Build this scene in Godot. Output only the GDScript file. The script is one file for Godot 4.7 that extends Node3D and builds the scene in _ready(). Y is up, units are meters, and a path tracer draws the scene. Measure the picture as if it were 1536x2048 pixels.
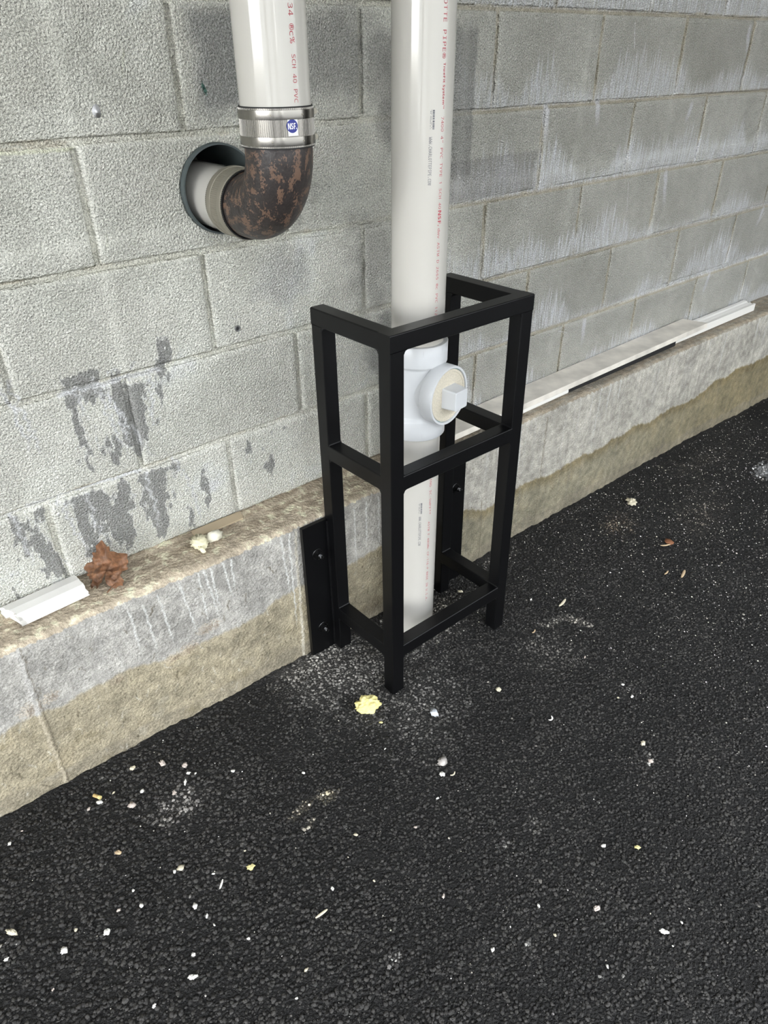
extends Node3D
# A steel guard round a white drain pipe in front of a concrete block wall, in a drive-under parking bay.
# World: x runs along the wall to the right, y up, z out of the wall. y = 0 is the top of the footing.

const COURSE := 0.2032
const BLOCK := 0.4064

# ------------------------------------------------------------------ helpers: naming and tagging
var used := {}

func numbered(called: String) -> String:
	var n: int = used.get(called, 0)
	used[called] = n + 1
	return called if n == 0 else "%s_%03d" % [called, n]

func tag(o: Node3D, label := "", category := "", group := "", kind := "") -> void:
	if label: o.set_meta("label", label)
	if category: o.set_meta("category", category)
	if group: o.set_meta("group", group)
	if kind: o.set_meta("kind", kind)

func thing(called: String, label: String, category: String, at := Vector3.ZERO, group := "") -> Node3D:
	var o := Node3D.new()
	o.name = numbered(called)
	add_child(o)
	o.position = at
	tag(o, label, category, group)
	return o

func put(called: String, mesh: Mesh, material: Material, parent: Node3D = null) -> MeshInstance3D:
	var o := MeshInstance3D.new()
	o.mesh = mesh
	o.material_override = material
	if parent == null:
		o.name = numbered(called)
		add_child(o)
	else:
		var k := 0
		var called_as := called
		while parent.has_node(NodePath(called_as)):
			k += 1
			called_as = "%s_%03d" % [called, k]
		o.name = called_as
		parent.add_child(o, true)
	return o

# ------------------------------------------------------------------ helpers: geometry
class Shape:
	var v := PackedVector3Array()
	var n := PackedVector3Array()
	var uv := PackedVector2Array()
	var idx := PackedInt32Array()
	var has_uv := false

	func vert(p: Vector3, nn: Vector3, t := Vector2.ZERO) -> int:
		v.append(p); n.append(nn); uv.append(t)
		return v.size() - 1

	func tri_i(a: int, b: int, c: int) -> void:
		var g := (v[b] - v[a]).cross(v[c] - v[a])
		if g.dot(n[a] + n[b] + n[c]) > 0.0:
			idx.append(a); idx.append(c); idx.append(b)
		else:
			idx.append(a); idx.append(b); idx.append(c)

	func tri(a: Vector3, b: Vector3, c: Vector3, out: Vector3) -> void:
		var g := (b - a).cross(c - a).normalized()
		if g.dot(out) < 0.0: g = -g
		tri_i(vert(a, g), vert(b, g), vert(c, g))

	func quad(a: Vector3, b: Vector3, c: Vector3, d: Vector3, out: Vector3) -> void:
		tri(a, b, c, out); tri(a, c, d, out)

	func box(lo: Vector3, hi: Vector3, xf := Transform3D.IDENTITY) -> void:
		for axis in 3:
			for s in 2:
				var o := Vector3.ZERO
				o[axis] = 1.0 if s else -1.0
				var u := (axis + 1) % 3
				var w := (axis + 2) % 3
				var p: Array[Vector3] = []
				for k in 4:
					var q := Vector3.ZERO
					q[axis] = hi[axis] if s else lo[axis]
					q[u] = hi[u] if (k == 1 or k == 2) else lo[u]
					q[w] = hi[w] if k >= 2 else lo[w]
					p.append(xf * q)
				quad(p[0], p[1], p[2], p[3], xf.basis * o)

	# an extruded outline (points with normals, closed) along local z from z0 to z1
	func extrude(pts: PackedVector2Array, nrm: PackedVector2Array, z0: float, z1: float, xf := Transform3D.IDENTITY, caps := true) -> void:
		var m := pts.size()
		var a0 := v.size()
		for k in m:
			var nn := xf.basis * Vector3(nrm[k].x, nrm[k].y, 0)
			vert(xf * Vector3(pts[k].x, pts[k].y, z0), nn)
			vert(xf * Vector3(pts[k].x, pts[k].y, z1), nn)
		for k in m:
			var j := (k + 1) % m
			tri_i(a0 + 2 * k, a0 + 2 * k + 1, a0 + 2 * j + 1)
			tri_i(a0 + 2 * k, a0 + 2 * j + 1, a0 + 2 * j)
		if caps:
			for e in 2:
				var z := z1 if e else z0
				var o := xf.basis * Vector3(0, 0, 1.0 if e else -1.0)
				var order := Geometry2D.triangulate_polygon(pts)
				var b0 := v.size()
				for k in m: vert(xf * Vector3(pts[k].x, pts[k].y, z), o)
				for k in range(0, order.size(), 3): tri_i(b0 + order[k], b0 + order[k + 1], b0 + order[k + 2])

	# a profile of (radius, height) turned about local y
	func lathe(prof: PackedVector2Array, segs: int, xf := Transform3D.IDENTITY, a_from := 0.0, a_to := TAU) -> void:
		for k in prof.size() - 1:
			var p := prof[k]
			var q := prof[k + 1]
			var d := (q - p)
			if d.length() < 1e-7: continue
			var nf := Vector2(d.y, -d.x).normalized()
			var n0 := nf
			var n1 := nf
			if k > 0:
				var e := p - prof[k - 1]
				var ne := Vector2(e.y, -e.x).normalized()
				if ne.dot(nf) > 0.78: n0 = (ne + nf).normalized()
			if k < prof.size() - 2:
				var e2 := prof[k + 2] - q
				var ne2 := Vector2(e2.y, -e2.x).normalized()
				if ne2.dot(nf) > 0.78: n1 = (ne2 + nf).normalized()
			var base := v.size()
			for s in segs + 1:
				var a := lerpf(a_from, a_to, float(s) / segs)
				var cs := Vector2(sin(a), cos(a))
				vert(xf * Vector3(p.x * cs.x, p.y, p.x * cs.y), (xf.basis * Vector3(n0.x * cs.x, n0.y, n0.x * cs.y)).normalized(), Vector2(a / TAU, p.y))
				vert(xf * Vector3(q.x * cs.x, q.y, q.x * cs.y), (xf.basis * Vector3(n1.x * cs.x, n1.y, n1.x * cs.y)).normalized(), Vector2(a / TAU, q.y))
			for s in segs:
				var i := base + s * 2
				tri_i(i, i + 1, i + 3)
				tri_i(i, i + 3, i + 2)

	func done() -> ArrayMesh:
		var m := ArrayMesh.new()
		var arr := []
		arr.resize(Mesh.ARRAY_MAX)
		arr[Mesh.ARRAY_VERTEX] = v
		arr[Mesh.ARRAY_NORMAL] = n
		arr[Mesh.ARRAY_TEX_UV] = uv
		arr[Mesh.ARRAY_TEX_UV2] = uv
		arr[Mesh.ARRAY_INDEX] = idx
		m.add_surface_from_arrays(Mesh.PRIMITIVE_TRIANGLES, arr)
		return m

	# a grid of points, row by row; normals from neighbours, turned towards "out"
	func sheet(p: PackedVector3Array, cols: int, t: PackedVector2Array, out: Vector3) -> void:
		var rows := p.size() / cols
		var base := v.size()
		for r in rows:
			for c in cols:
				var i := r * cols + c
				var du := p[i + (1 if c < cols - 1 else 0)] - p[i - (1 if c > 0 else 0)]
				var dv := p[i + (cols if r < rows - 1 else 0)] - p[i - (cols if r > 0 else 0)]
				var g := du.cross(dv).normalized()
				v.append(p[i]); n.append(g); uv.append(t[i])
		# one orientation for the whole sheet
		var mid := (rows / 2) * cols + cols / 2
		var flip := n[base + mid].dot(out) < 0.0
		if flip:
			for i in range(base, v.size()): n[i] = -n[i]
		for r in rows - 1:
			for c in cols - 1:
				var a := base + r * cols + c
				var b := a + 1
				var d := a + cols
				var e := d + 1
				if flip:
					idx.append_array([a, b, e, a, e, d])
				else:
					idx.append_array([a, e, b, a, d, e])

func round_rect(w: float, h: float, r: float, segs := 3) -> Array:
	var pts := PackedVector2Array()
	var nrm := PackedVector2Array()
	for c in 4:
		var cx := (w / 2 - r) * (1.0 if c == 0 or c == 3 else -1.0)
		var cy := (h / 2 - r) * (1.0 if c < 2 else -1.0)
		for s in segs + 1:
			var a := PI / 2 * (c + float(s) / segs)
			var d := Vector2(cos(a), sin(a))
			pts.append(Vector2(cx, cy) + d * r)
			nrm.append(d)
	return [pts, nrm]

func outline_normals(pts: PackedVector2Array) -> Array:
	# flat-sided outline: every edge gets its own two points
	var a := PackedVector2Array()
	var b := PackedVector2Array()
	var area := 0.0
	for k in pts.size():
		area += pts[k].cross(pts[(k + 1) % pts.size()])
	for k in pts.size():
		var p := pts[k]
		var q := pts[(k + 1) % pts.size()]
		var d := (q - p).normalized()
		var nn := Vector2(d.y, -d.x) * (1.0 if area > 0 else -1.0)
		a.append(p); a.append(q.lerp(p, 0.0002))
		b.append(nn); b.append(nn)
	return [a, b]

func frame_z(from: Vector3, to: Vector3, up := Vector3.UP) -> Transform3D:
	# a transform whose local z runs from "from" to "to"
	var z := (to - from).normalized()
	var x := up.cross(z).normalized()
	return Transform3D(Basis(x, z.cross(x), z), from)

# ------------------------------------------------------------------ helpers: noise and pictures
func noise(seed_: int, freq: float, octaves := 4, kind := FastNoiseLite.TYPE_SIMPLEX_SMOOTH) -> FastNoiseLite:
	var f := FastNoiseLite.new()
	f.seed = seed_
	f.noise_type = kind
	f.frequency = freq
	f.fractal_octaves = octaves
	if octaves <= 1: f.fractal_type = FastNoiseLite.FRACTAL_NONE
	return f

# a noise picture as bytes (about 0..255, centred on 128), stretched by sx, sy
func noise_bytes(w: int, h: int, f: FastNoiseLite) -> PackedByteArray:
	var im := f.get_image(w, h, false, false, false)
	im.convert(Image.FORMAT_L8)
	return im.get_data()

# A picture laid over a patch of the world: u = (x - x0) * k, v = (y1 - y) * k  (y counted downwards).
class Canvas:
	var w: int
	var h: int
	var x0: float
	var y1: float
	var k: float
	var buf := PackedByteArray()
	var rag: FastNoiseLite

	func _init(w_: int, h_: int, x0_: float, y1_: float, k_: float) -> void:
		w = w_; h = h_; x0 = x0_; y1 = y1_; k = k_
		buf.resize(w * h * 3)

	func uv(x: float, y: float) -> Vector2:
		# beyond the picture's ends it runs back again
		var u := (x - x0) * k / w
		return Vector2(pingpong(u, 0.999) if u < 0.0 or u > 0.999 else u, (y1 - y) * k / h)

	func mixpx(i: int, c: Color, a: float) -> void:
		a = clampf(a, 0.0, 1.0)
		buf[i] = int(lerpf(buf[i], c.r * 255.0, a))
		buf[i + 1] = int(lerpf(buf[i + 1], c.g * 255.0, a))
		buf[i + 2] = int(lerpf(buf[i + 2], c.b * 255.0, a))

	# ragged-edged blot; rag_freq in 1/m
	func blot(x: float, y: float, rx: float, ry: float, c: Color, a: float, ragged := 0.35, soft := 0.25, turn := 0.0, rag_freq := 60.0, speckle := 0.0, square := false) -> void:
		var reach := maxf(rx, ry) * (1.25 + ragged)
		var px0 := clampi(int((x - reach - x0) * k), 0, w - 1)
		var px1 := clampi(int((x + reach - x0) * k), 0, w - 1)
		var py0 := clampi(int((y1 - y - reach) * k), 0, h - 1)
		var py1 := clampi(int((y1 - y + reach) * k), 0, h - 1)
		var cs := cos(turn)
		var sn := sin(turn)
		for py in range(py0, py1 + 1):
			for px in range(px0, px1 + 1):
				var wx := x0 + (px + 0.5) / k
				var wy := y1 - (py + 0.5) / k
				var dx := wx - x
				var dy := wy - y
				var qx := absf(dx * cs + dy * sn) / rx
				var qy := absf(-dx * sn + dy * cs) / ry
				var d := maxf(qx, qy) if square else sqrt(qx * qx + qy * qy)
				if d > 1.3 + ragged: continue
				d += rag.get_noise_2d(wx * rag_freq, wy * rag_freq) * ragged
				var s := clampf((1.0 - d) / soft, 0.0, 1.0) * a
				if s <= 0.0: continue
				if speckle > 0.0:
					s *= clampf(0.5 + speckle * rag.get_noise_2d(wx * 420.0, wy * 420.0 + 77.0), 0.0, 1.0)
				mixpx((py * w + px) * 3, c, s)

	# a wavering stroke
	func stroke(a: Vector2, b: Vector2, width: float, c: Color, alpha: float, waver := 0.004, fade := 0.3) -> void:
		var n := int(a.distance_to(b) * k) + 1
		var side := (b - a).normalized().orthogonal()
		var hw := width * k * 0.5
		for i in n + 1:
			var t := float(i) / n
			var p := a.lerp(b, t) + side * rag.get_noise_2d(a.x * 900.0 + t * a.distance_to(b) * 60.0, a.y * 900.0) * waver
			var cx := (p.x - x0) * k
			var cy := (y1 - p.y) * k
			var al := alpha * clampf((1.0 - t) / maxf(fade, 0.001), 0.0, 1.0)
			al *= clampf(0.75 + 0.8 * rag.get_noise_2d(p.x * 300.0, p.y * 120.0), 0.0, 1.0)
			var r := int(ceil(hw)) + 1
			for yy in range(int(cy) - r, int(cy) + r + 1):
				if yy < 0 or yy >= h: continue
				for xx in range(int(cx) - r, int(cx) + r + 1):
					if xx < 0 or xx >= w: continue
					var d := Vector2(xx + 0.5 - cx, yy + 0.5 - cy).length()
					var s := clampf(hw + 0.5 - d, 0.0, 1.0) * al * 0.6
					if s > 0.0: mixpx((yy * w + xx) * 3, c, s)

	func texture() -> ImageTexture:
		return ImageTexture.create_from_image(Image.create_from_data(w, h, false, Image.FORMAT_RGB8, buf))

func grey_texture(w: int, f: FastNoiseLite, lo: float, hi: float, contrast := 1.0, second: FastNoiseLite = null, share := 0.0, tint := Color.WHITE) -> ImageTexture:
	var a := f.get_seamless_image(w, w, false, false, 0.12).get_data() if second == null else f.get_seamless_image(w, w, false, false, 0.12).get_data()
	var b := second.get_seamless_image(w, w, false, false, 0.12).get_data() if second else a
	var out := PackedByteArray()
	out.resize(w * w * 3)
	for i in w * w:
		var s := lerpf(a[i], b[i], share) / 255.0
		s = clampf(0.5 + (s - 0.5) * contrast, 0.0, 1.0)
		var g := lerpf(lo, hi, s) * 255.0
		out[3 * i] = int(g * tint.r); out[3 * i + 1] = int(g * tint.g); out[3 * i + 2] = int(g * tint.b)
	return ImageTexture.create_from_image(Image.create_from_data(w, w, false, Image.FORMAT_RGB8, out))

func c8(r: int, g: int, b: int) -> Color:
	return Color(r / 255.0, g / 255.0, b / 255.0)

func plain(c: Color, rough: float, metal := 0.0) -> StandardMaterial3D:
	var m := StandardMaterial3D.new()
	m.albedo_color = c
	m.roughness = rough
	m.metallic = metal
	return m

# a material whose grain and relief run through the whole world and whose stains lie on the second uv set
func stained(grain: Texture2D, stains: Texture2D, relief: Texture2D, per_metre: float, depth_cm: float, rough: float) -> StandardMaterial3D:
	var m := StandardMaterial3D.new()
	m.albedo_texture = grain
	m.roughness = rough
	m.metallic_specular = 0.3
	m.uv1_triplanar = true
	m.uv1_world_triplanar = true
	m.uv1_scale = Vector3.ONE * per_metre
	m.detail_enabled = true
	m.detail_blend_mode = BaseMaterial3D.BLEND_MODE_MUL
	m.detail_uv_layer = BaseMaterial3D.DETAIL_UV_2
	m.detail_albedo = stains
	m.heightmap_enabled = true
	m.heightmap_texture = relief
	m.heightmap_scale = depth_cm
	return m

func grained(c: Color, tex: Texture2D, relief: Texture2D, per_metre: float, depth_cm: float, rough: float) -> StandardMaterial3D:
	var m := plain(c, rough)
	m.albedo_texture = tex
	m.uv1_triplanar = true
	m.uv1_scale = Vector3.ONE * per_metre
	if relief:
		m.heightmap_enabled = true
		m.heightmap_texture = relief
		m.heightmap_scale = depth_cm
	return m

# ------------------------------------------------------------------ the ground's height
func ground(x: float) -> float:
	return -0.405 - 0.02 * clampf(x, -8.0, 14.0)

# the footing's front face
func face_z(x: float) -> float:
	return lerpf(0.134, 0.117, smoothstep(0.70, 0.90, x)) - 0.009 * smoothstep(1.2, 1.8, x) + 0.006 * smoothstep(2.0, 2.5, x) - 0.008 * smoothstep(-0.1, -0.4, x)

# bed joint k (0 = top of the footing) at x
func bed_y(k: int, x: float) -> float:
	if k == 0: return 0.0
	var y := k * COURSE
	if k == 1: y += 0.013 * smoothstep(1.3, 1.7, x) - 0.004 * smoothstep(0.0, -0.2, x)
	if k == 2: y += 0.006 * smoothstep(1.4, 1.9, x)
	if k == 3: y += -0.008 * smoothstep(0.1, 0.35, x) * smoothstep(0.75, 0.5, x) + 0.006 * smoothstep(0.8, 1.0, x) * smoothstep(2.1, 1.6, x)
	if k >= 4: y -= 0.004 * smoothstep(1.2, 2.2, x)
	return y + edge_n.get_noise_2d(x * 3.0, k * 31.0) * 0.0022

func joint_x(course: int, j: int) -> float:
	# head joint j of a course; even courses are shifted by none, odd ones by half a block
	var x := j * BLOCK + (0.0 if course % 2 == 0 else -BLOCK / 2)
	return x + edge_n.get_noise_2d(j * 17.0 + 5.0, course * 23.0) * 0.005

var edge_n := FastNoiseLite.new()
var rng := RandomNumberGenerator.new()
var M := {}

func _ready() -> void:
	rng.seed = 20240611
	edge_n = noise(5, 1.0, 2)

	# ---------------------------------------------------------------- camera, sky, exposure
	var cam := Camera3D.new()
	cam.name = "camera"
	add_child(cam)
	cam.position = Vector3(-0.6689, 0.9365, 1.3310)
	cam.rotation = Vector3(-0.57293, -0.70374, -0.00748)
	cam.keep_aspect = Camera3D.KEEP_HEIGHT
	cam.fov = rad_to_deg(2.0 * atan(1024.0 / 1431.38))
	cam.near = 0.02
	cam.far = 200.0
	cam.current = true

	var we := WorldEnvironment.new()
	we.name = "world"
	add_child(we)
	var env := Environment.new()
	we.environment = env
	env.background_mode = Environment.BG_SKY
	env.tonemap_mode = Environment.TONE_MAPPER_LINEAR
	env.tonemap_exposure = 2.72
	env.sdfgi_enabled = true
	env.ssao_enabled = true
	env.ssil_enabled = true
	var sky := Sky.new()
	var sm := ProceduralSkyMaterial.new()
	sm.sky_top_color = Color(0.83, 0.85, 0.885)
	sm.sky_horizon_color = Color(0.945, 0.95, 0.945)
	sm.ground_horizon_color = Color(0.55, 0.54, 0.52)
	sm.ground_bottom_color = Color(0.45, 0.44, 0.42)
	sm.sun_angle_max = 1.0
	sky.sky_material = sm
	env.sky = sky
	env.background_energy_multiplier = 6.5

	make_materials()
	build_bay()
	build_wall()
	build_footing()
	build_floor()
	build_vent()
	build_drain()
	build_guard()
	build_ledge_things()
	build_debris()

# ------------------------------------------------------------------ materials
func make_materials() -> void:
	M.pvc = plain(c8(186, 183, 175), 0.10)
	M.pvc.clearcoat_enabled = true
	M.pvc.clearcoat = 0.3
	M.pvc.clearcoat_roughness = 0.12
	M.fitting = plain(c8(192, 194, 195), 0.30)
	M.fitting_dusty = grained(Color(0.86, 0.84, 0.79), grey_texture(256, noise(71, 0.03, 4), 0.74, 1.0, 1.4, noise(72, 0.2, 2), 0.6, Color(1, 0.985, 0.95)), null, 22.0, 0.0, 0.6)
	M.red_ink = plain(c8(164, 66, 74), 0.6)
	M.black_ink = plain(c8(70, 72, 82), 0.6)
	M.steel = plain(c8(150, 147, 141), 0.22, 1.0)
	M.steel_dull = plain(c8(150, 145, 132), 0.5, 0.6)
	M.rubber_and_gap_shade = plain(c8(22, 22, 22), 0.7)  # gasket rubber; also the black that paints shade under the trim board
	M.guard = plain(c8(8, 8, 9), 0.36)
	M.guard.metallic_specular = 0.36
	M.bolt = plain(c8(12, 12, 12), 0.25)
	M.sleeve = plain(c8(70, 78, 78), 0.6)
	M.sticker = plain(c8(232, 234, 236), 0.3)
	M.blue = plain(c8(28, 40, 122), 0.35)
	M.white_print = plain(c8(238, 238, 240), 0.35)
	M.rust = plain(Color.WHITE, 0.46)
	M.rust.albedo_texture = rust_texture()
	M.rust.heightmap_enabled = true
	M.rust.heightmap_texture = grey_texture(256, noise(81, 0.05, 4), 0.0, 1.0, 1.6)
	M.rust.heightmap_scale = 0.05
	M.trim = grained(c8(226, 220, 208), grey_texture(256, noise(91, 0.012, 4), 0.86, 1.0, 1.3), null, 3.0, 0.0, 0.5)
	M.trim_white = plain(c8(222, 220, 214), 0.45)
	M.shim = plain(c8(168, 152, 126), 0.8)
	M.leaf = grained(Color.WHITE, grey_texture(256, noise(95, 0.02, 4), 0.45, 1.0, 1.7, noise(96, 0.15, 2), 0.35, Color(0.60, 0.42, 0.29)), null, 14.0, 0.0, 0.62)
	M.foam_yellow = plain(c8(222, 211, 142), 0.9)
	M.foam_cream = plain(c8(226, 219, 186), 0.85)
	M.foam_white = plain(c8(228, 223, 204), 0.7)

func rust_texture() -> ImageTexture:
	var w := 768
	var a := noise(61, 0.010, 4).get_seamless_image(w, w).get_data()
	var b := noise(62, 0.055, 4).get_seamless_image(w, w).get_data()
	var d := noise(63, 0.16, 2).get_seamless_image(w, w).get_data()
	var out := PackedByteArray()
	out.resize(w * w * 3)
	var dark := c8(40, 36, 35)
	var grey := c8(60, 54, 51)
	var brown := c8(114, 89, 72)
	for i in w * w:
		var q := (a[i] * 0.56 + b[i] * 0.34 + d[i] * 0.10) / 255.0
		var c := dark.lerp(grey, clampf((d[i] * 0.5 + b[i] * 0.5) / 255.0 * 1.6 - 0.4, 0.0, 1.0)).lerp(brown, smoothstep(0.555, 0.59, q) * 0.8)
		out[3 * i] = int(c.r * 255); out[3 * i + 1] = int(c.g * 255); out[3 * i + 2] = int(c.b * 255)
	return ImageTexture.create_from_image(Image.create_from_data(w, w, false, Image.FORMAT_RGB8, out))

# ------------------------------------------------------------------ the parking bay round the view: it shades the sky
func build_bay() -> void:
	var soffit := plain(c8(176, 175, 172), 0.9)
	var s := Shape.new()
	s.box(Vector3(-7.0, 2.75, -0.25), Vector3(9.0, 3.0, 3.3))
	tag(put("ceiling", s.done(), soffit), "pale flat soffit over the parking bay", "", "", "structure")
	s = Shape.new()
	s.box(Vector3(8.8, -0.75, -0.25), Vector3(9.0, 2.75, 3.3))
	tag(put("wall_right", s.done(), soffit), "plain end wall of the bay", "", "", "structure")
	s = Shape.new()
	s.box(Vector3(3.9, -0.75, 3.1), Vector3(9.0, 2.75, 3.3))  # added out of view to cut the light coming from the right
	tag(put("added_wall_front", s.done(), soffit), "plain wall added to block light from the right part of the front", "", "", "structure")
	# pale blocks added out of view to screen the sky, leaving bright gaps between
	var sky_screen_mat := plain(c8(194, 193, 189), 0.9)
	for b in [[-13.0, -3.9, 8.0, 14.0, 5.2], [-1.9, 16.0, 7.5, 14.0, 5.2]]:
		s = Shape.new()
		s.box(Vector3(b[0], -0.9, b[2]), Vector3(b[1], b[4], b[3]))
		tag(put("sky_screen", s.done(), sky_screen_mat), "pale flat block added to screen the sky, %s of the gap" % ["left", "right"][int(b[0] > -5.0)], "", "", "structure")
	# square piers under the soffit's edge; the left one added to split pipe reflections
	for x in [-2.6, 3.75]:
		s = Shape.new()
		s.box(Vector3(x - 0.15, -0.75, 2.95), Vector3(x + 0.15, 2.75, 3.25))
		tag(put("unseen_pier", s.done(), soffit), "square unseen column at the open side of the bay, %s of the camera" % ["left", "right"][int(x > 0)], "", "", "structure")

# ------------------------------------------------------------------ block wall
const HOLE := Vector2(0.0545, 0.716)
const HOLE_R := 0.0800

func wall_picture() -> Canvas:
	var cv := Canvas.new(2048, 664, -0.95, 1.215, 540.0)
	cv.rag = noise(11, 1.0, 3)
	var w := cv.w
	var h := cv.h
	var low := noise_bytes(w, h, noise(21, 0.006, 4))
	var mid := noise_bytes(w, h, noise(22, 0.035, 3))
	var st := noise(23, 1.0, 2)
	# streak strength along x (one line, fine) and bay-wide variation
	for py in h:
		var y := cv.y1 - (py + 0.5) / cv.k
		for px in w:
			var x := cv.x0 + (px + 0.5) / cv.k
			var i := py * w + px
			var c_n := int(floor(y / COURSE))
			var up := y - c_n * COURSE
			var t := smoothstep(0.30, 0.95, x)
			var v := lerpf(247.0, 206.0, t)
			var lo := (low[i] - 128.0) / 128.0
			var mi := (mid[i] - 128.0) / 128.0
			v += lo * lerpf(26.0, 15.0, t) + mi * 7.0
			# block to block tone
			var off := 0.0 if c_n % 2 == 0 else -BLOCK / 2
			var b_n := int(floor((x - off) / BLOCK))
			v += st.get_noise_2d(b_n * 13.7, c_n * 29.3) * lerpf(15.0, 10.0, t)
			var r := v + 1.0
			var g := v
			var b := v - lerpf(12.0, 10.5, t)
			# joints: slightly tan
			var near_bed := 1.0 - smoothstep(0.004, 0.008, minf(up, COURSE - up))
			var jx := x - off - roundf((x - off) / BLOCK) * BLOCK
			var near_head := 1.0 - smoothstep(0.004, 0.008, absf(jx))
			var j := maxf(near_bed, near_head)
			if j > 0.0:
				r = lerpf(r, r - 4.0 * t, j); g = lerpf(g, g - 9.0 * t - 1.0, j); b = lerpf(b, b - 15.0 * t - 4.0, j)
			# lime bloom brushed down at the foot of each course
			if x > 0.4:
				var k := smoothstep(0.45, 0.9, x)
				var reach := 0.026 + 0.10 * maxf(0.0, 0.35 + 1.1 * st.get_noise_2d(x * 2.6, c_n * 9.0)) + (0.10 if c_n >= 5 else 0.0)
				reach *= 0.45 + 1.1 * (0.5 + 0.5 * st.get_noise_2d(x * 95.0, c_n * 41.0))
				var s := clampf((reach - up + 0.006) / 0.03, 0.0, 1.0) * k * 0.95
				s *= clampf(0.62 + 0.9 * st.get_noise_2d(x * 160.0, y * 9.0), 0.0, 1.0)
				if up < 0.004: s *= 0.5
				r = lerpf(r, 250.0, s); g = lerpf(g, 251.0, s); b = lerpf(b, 253.0, s)
			else:
				# the near wall: pale crust over most of it, bare grey block showing through in places
				var crust := smoothstep(-0.12, 0.22, st.get_noise_2d(x * 3.1 + 40.0, y * 3.6)) * (1.0 - t) * 0.35
				r = lerpf(r, 240.0, crust); g = lerpf(g, 237.0, crust); b = lerpf(b, 226.0, crust)
			cv.buf[3 * i] = clampi(int(r), 0, 255)
			cv.buf[3 * i + 1] = clampi(int(g), 0, 255)
			cv.buf[3 * i + 2] = clampi(int(b), 0, 255)
	var bare := c8(160, 160, 156)
	var lime := c8(250, 250, 250)
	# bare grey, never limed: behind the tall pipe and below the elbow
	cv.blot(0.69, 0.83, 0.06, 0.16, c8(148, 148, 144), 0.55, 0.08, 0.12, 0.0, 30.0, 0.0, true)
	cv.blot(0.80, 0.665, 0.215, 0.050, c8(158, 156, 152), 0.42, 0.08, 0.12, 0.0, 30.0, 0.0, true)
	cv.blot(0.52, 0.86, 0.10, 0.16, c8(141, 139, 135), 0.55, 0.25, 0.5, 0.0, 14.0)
	cv.blot(0.30, 0.93, 0.20, 0.10, c8(172, 172, 167), 0.6, 0.3, 0.5, 0.0, 12.0)
	cv.blot(0.12, 0.92, 0.10, 0.09, c8(165, 166, 163), 0.7, 0.15, 0.3, 0.0, 12.0, 0.0, true)
	cv.blot(0.44, 0.52, 0.10, 0.14, c8(167, 166, 160), 0.5, 0.35, 0.6, 0.0, 14.0)
	cv.blot(0.49, 0.30, 0.10, 0.10, c8(158, 158, 153), 0.65, 0.3, 0.4, 0.0, 16.0)
	cv.blot(0.18, 0.53, 0.10, 0.07, c8(189, 189, 186), 0.5, 0.3, 0.5, 0.0, 12.0)
	cv.blot(-0.40, 0.93, 0.20, 0.16, c8(209, 207, 192), 0.5, 0.3, 0.6, 0.0, 9.0)
	# damp, bare places on the near courses, running downwards, with a lime border
	var dn := noise(29, 1.0, 4)
	for reg in [[-0.365, -0.095, 0.215, 0.440, 0.02], [-0.52, -0.055, -0.01, 0.196, 0.06], [-0.13, -0.09, 0.40, 0.47, 0.0], [0.02, 0.16, 0.06, 0.19, 0.16]]:
		var cx: float = (reg[0] + reg[1]) / 2
		var hx: float = (reg[1] - reg[0]) / 2
		for py in range(int((cv.y1 - reg[3]) * cv.k), int((cv.y1 - reg[2]) * cv.k)):
			for px in range(int((reg[0] - cv.x0) * cv.k), int((reg[1] - cv.x0) * cv.k)):
				var x := cv.x0 + (px + 0.5) / cv.k
				var y := cv.y1 - (py + 0.5) / cv.k
				var up: float = (y - reg[2]) / (reg[3] - reg[2])
				var edge := smoothstep(1.0, 0.55, absf(x - cx) / hx) * smoothstep(0.0, 0.35, up) * smoothstep(1.0, 0.93, up)
				var f := dn.get_noise_2d(x * 15.0, y * 4.6 + 3.0) + 0.35 * dn.get_noise_2d(x * 60.0, y * 34.0)
				f += (edge - 1.0) * 0.5 + 0.10 - reg[4]
				var i := (py * w + px) * 3
				cv.mixpx(i, lime, clampf(1.0 - absf(f + 0.015) / 0.05, 0.0, 1.0) * edge * 0.75)
				cv.mixpx(i, bare, smoothstep(0.0, 0.05, f) * 0.8)
	for d in [[-0.262, 0.42, -0.225, 0.22], [-0.30, 0.41, -0.285, 0.33], [-0.145, 0.40, -0.170, 0.27], [-0.240, 0.40, -0.215, 0.24], [-0.255, 0.40, -0.17, 0.21], [-0.13, 0.20, -0.09, 0.06], [-0.10, 0.10, -0.095, 0.02], [-0.38, 0.20, -0.352, 0.04], [-0.33, 0.19, -0.315, 0.05], [-0.47, 0.20, -0.46, 0.06], [-0.20, 0.19, -0.19, 0.03], [-0.418, 0.44, -0.400, 0.30], [-0.405, 0.45, -0.385, 0.28]]:
		cv.stroke(Vector2(d[0], d[1]), Vector2(d[2], d[3]), 0.006, c8(250, 250, 250), 0.8, 0.012, 0.4)
	# smears of mortar on the bed joints
	for k in 60:
		var c := rng.randi_range(0, 5)
		var x := rng.randf_range(-0.6, 2.6)
		cv.blot(x, c * COURSE + rng.randf_range(-0.006, 0.006), rng.randf_range(0.01, 0.05), rng.randf_range(0.003, 0.007), c8(221, 211, 189), rng.randf_range(0.2, 0.6), 0.5, 0.4, 0.0, 50.0)
	cv.stroke(Vector2(-0.44, 0.207), Vector2(-0.20, 0.196), 0.007, c8(250, 250, 250), 0.95, 0.003, 0.05)
	cv.stroke(Vector2(-0.52, 0.199), Vector2(-0.40, 0.203), 0.006, c8(250, 250, 246), 0.8, 0.003, 0.05)
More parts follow.
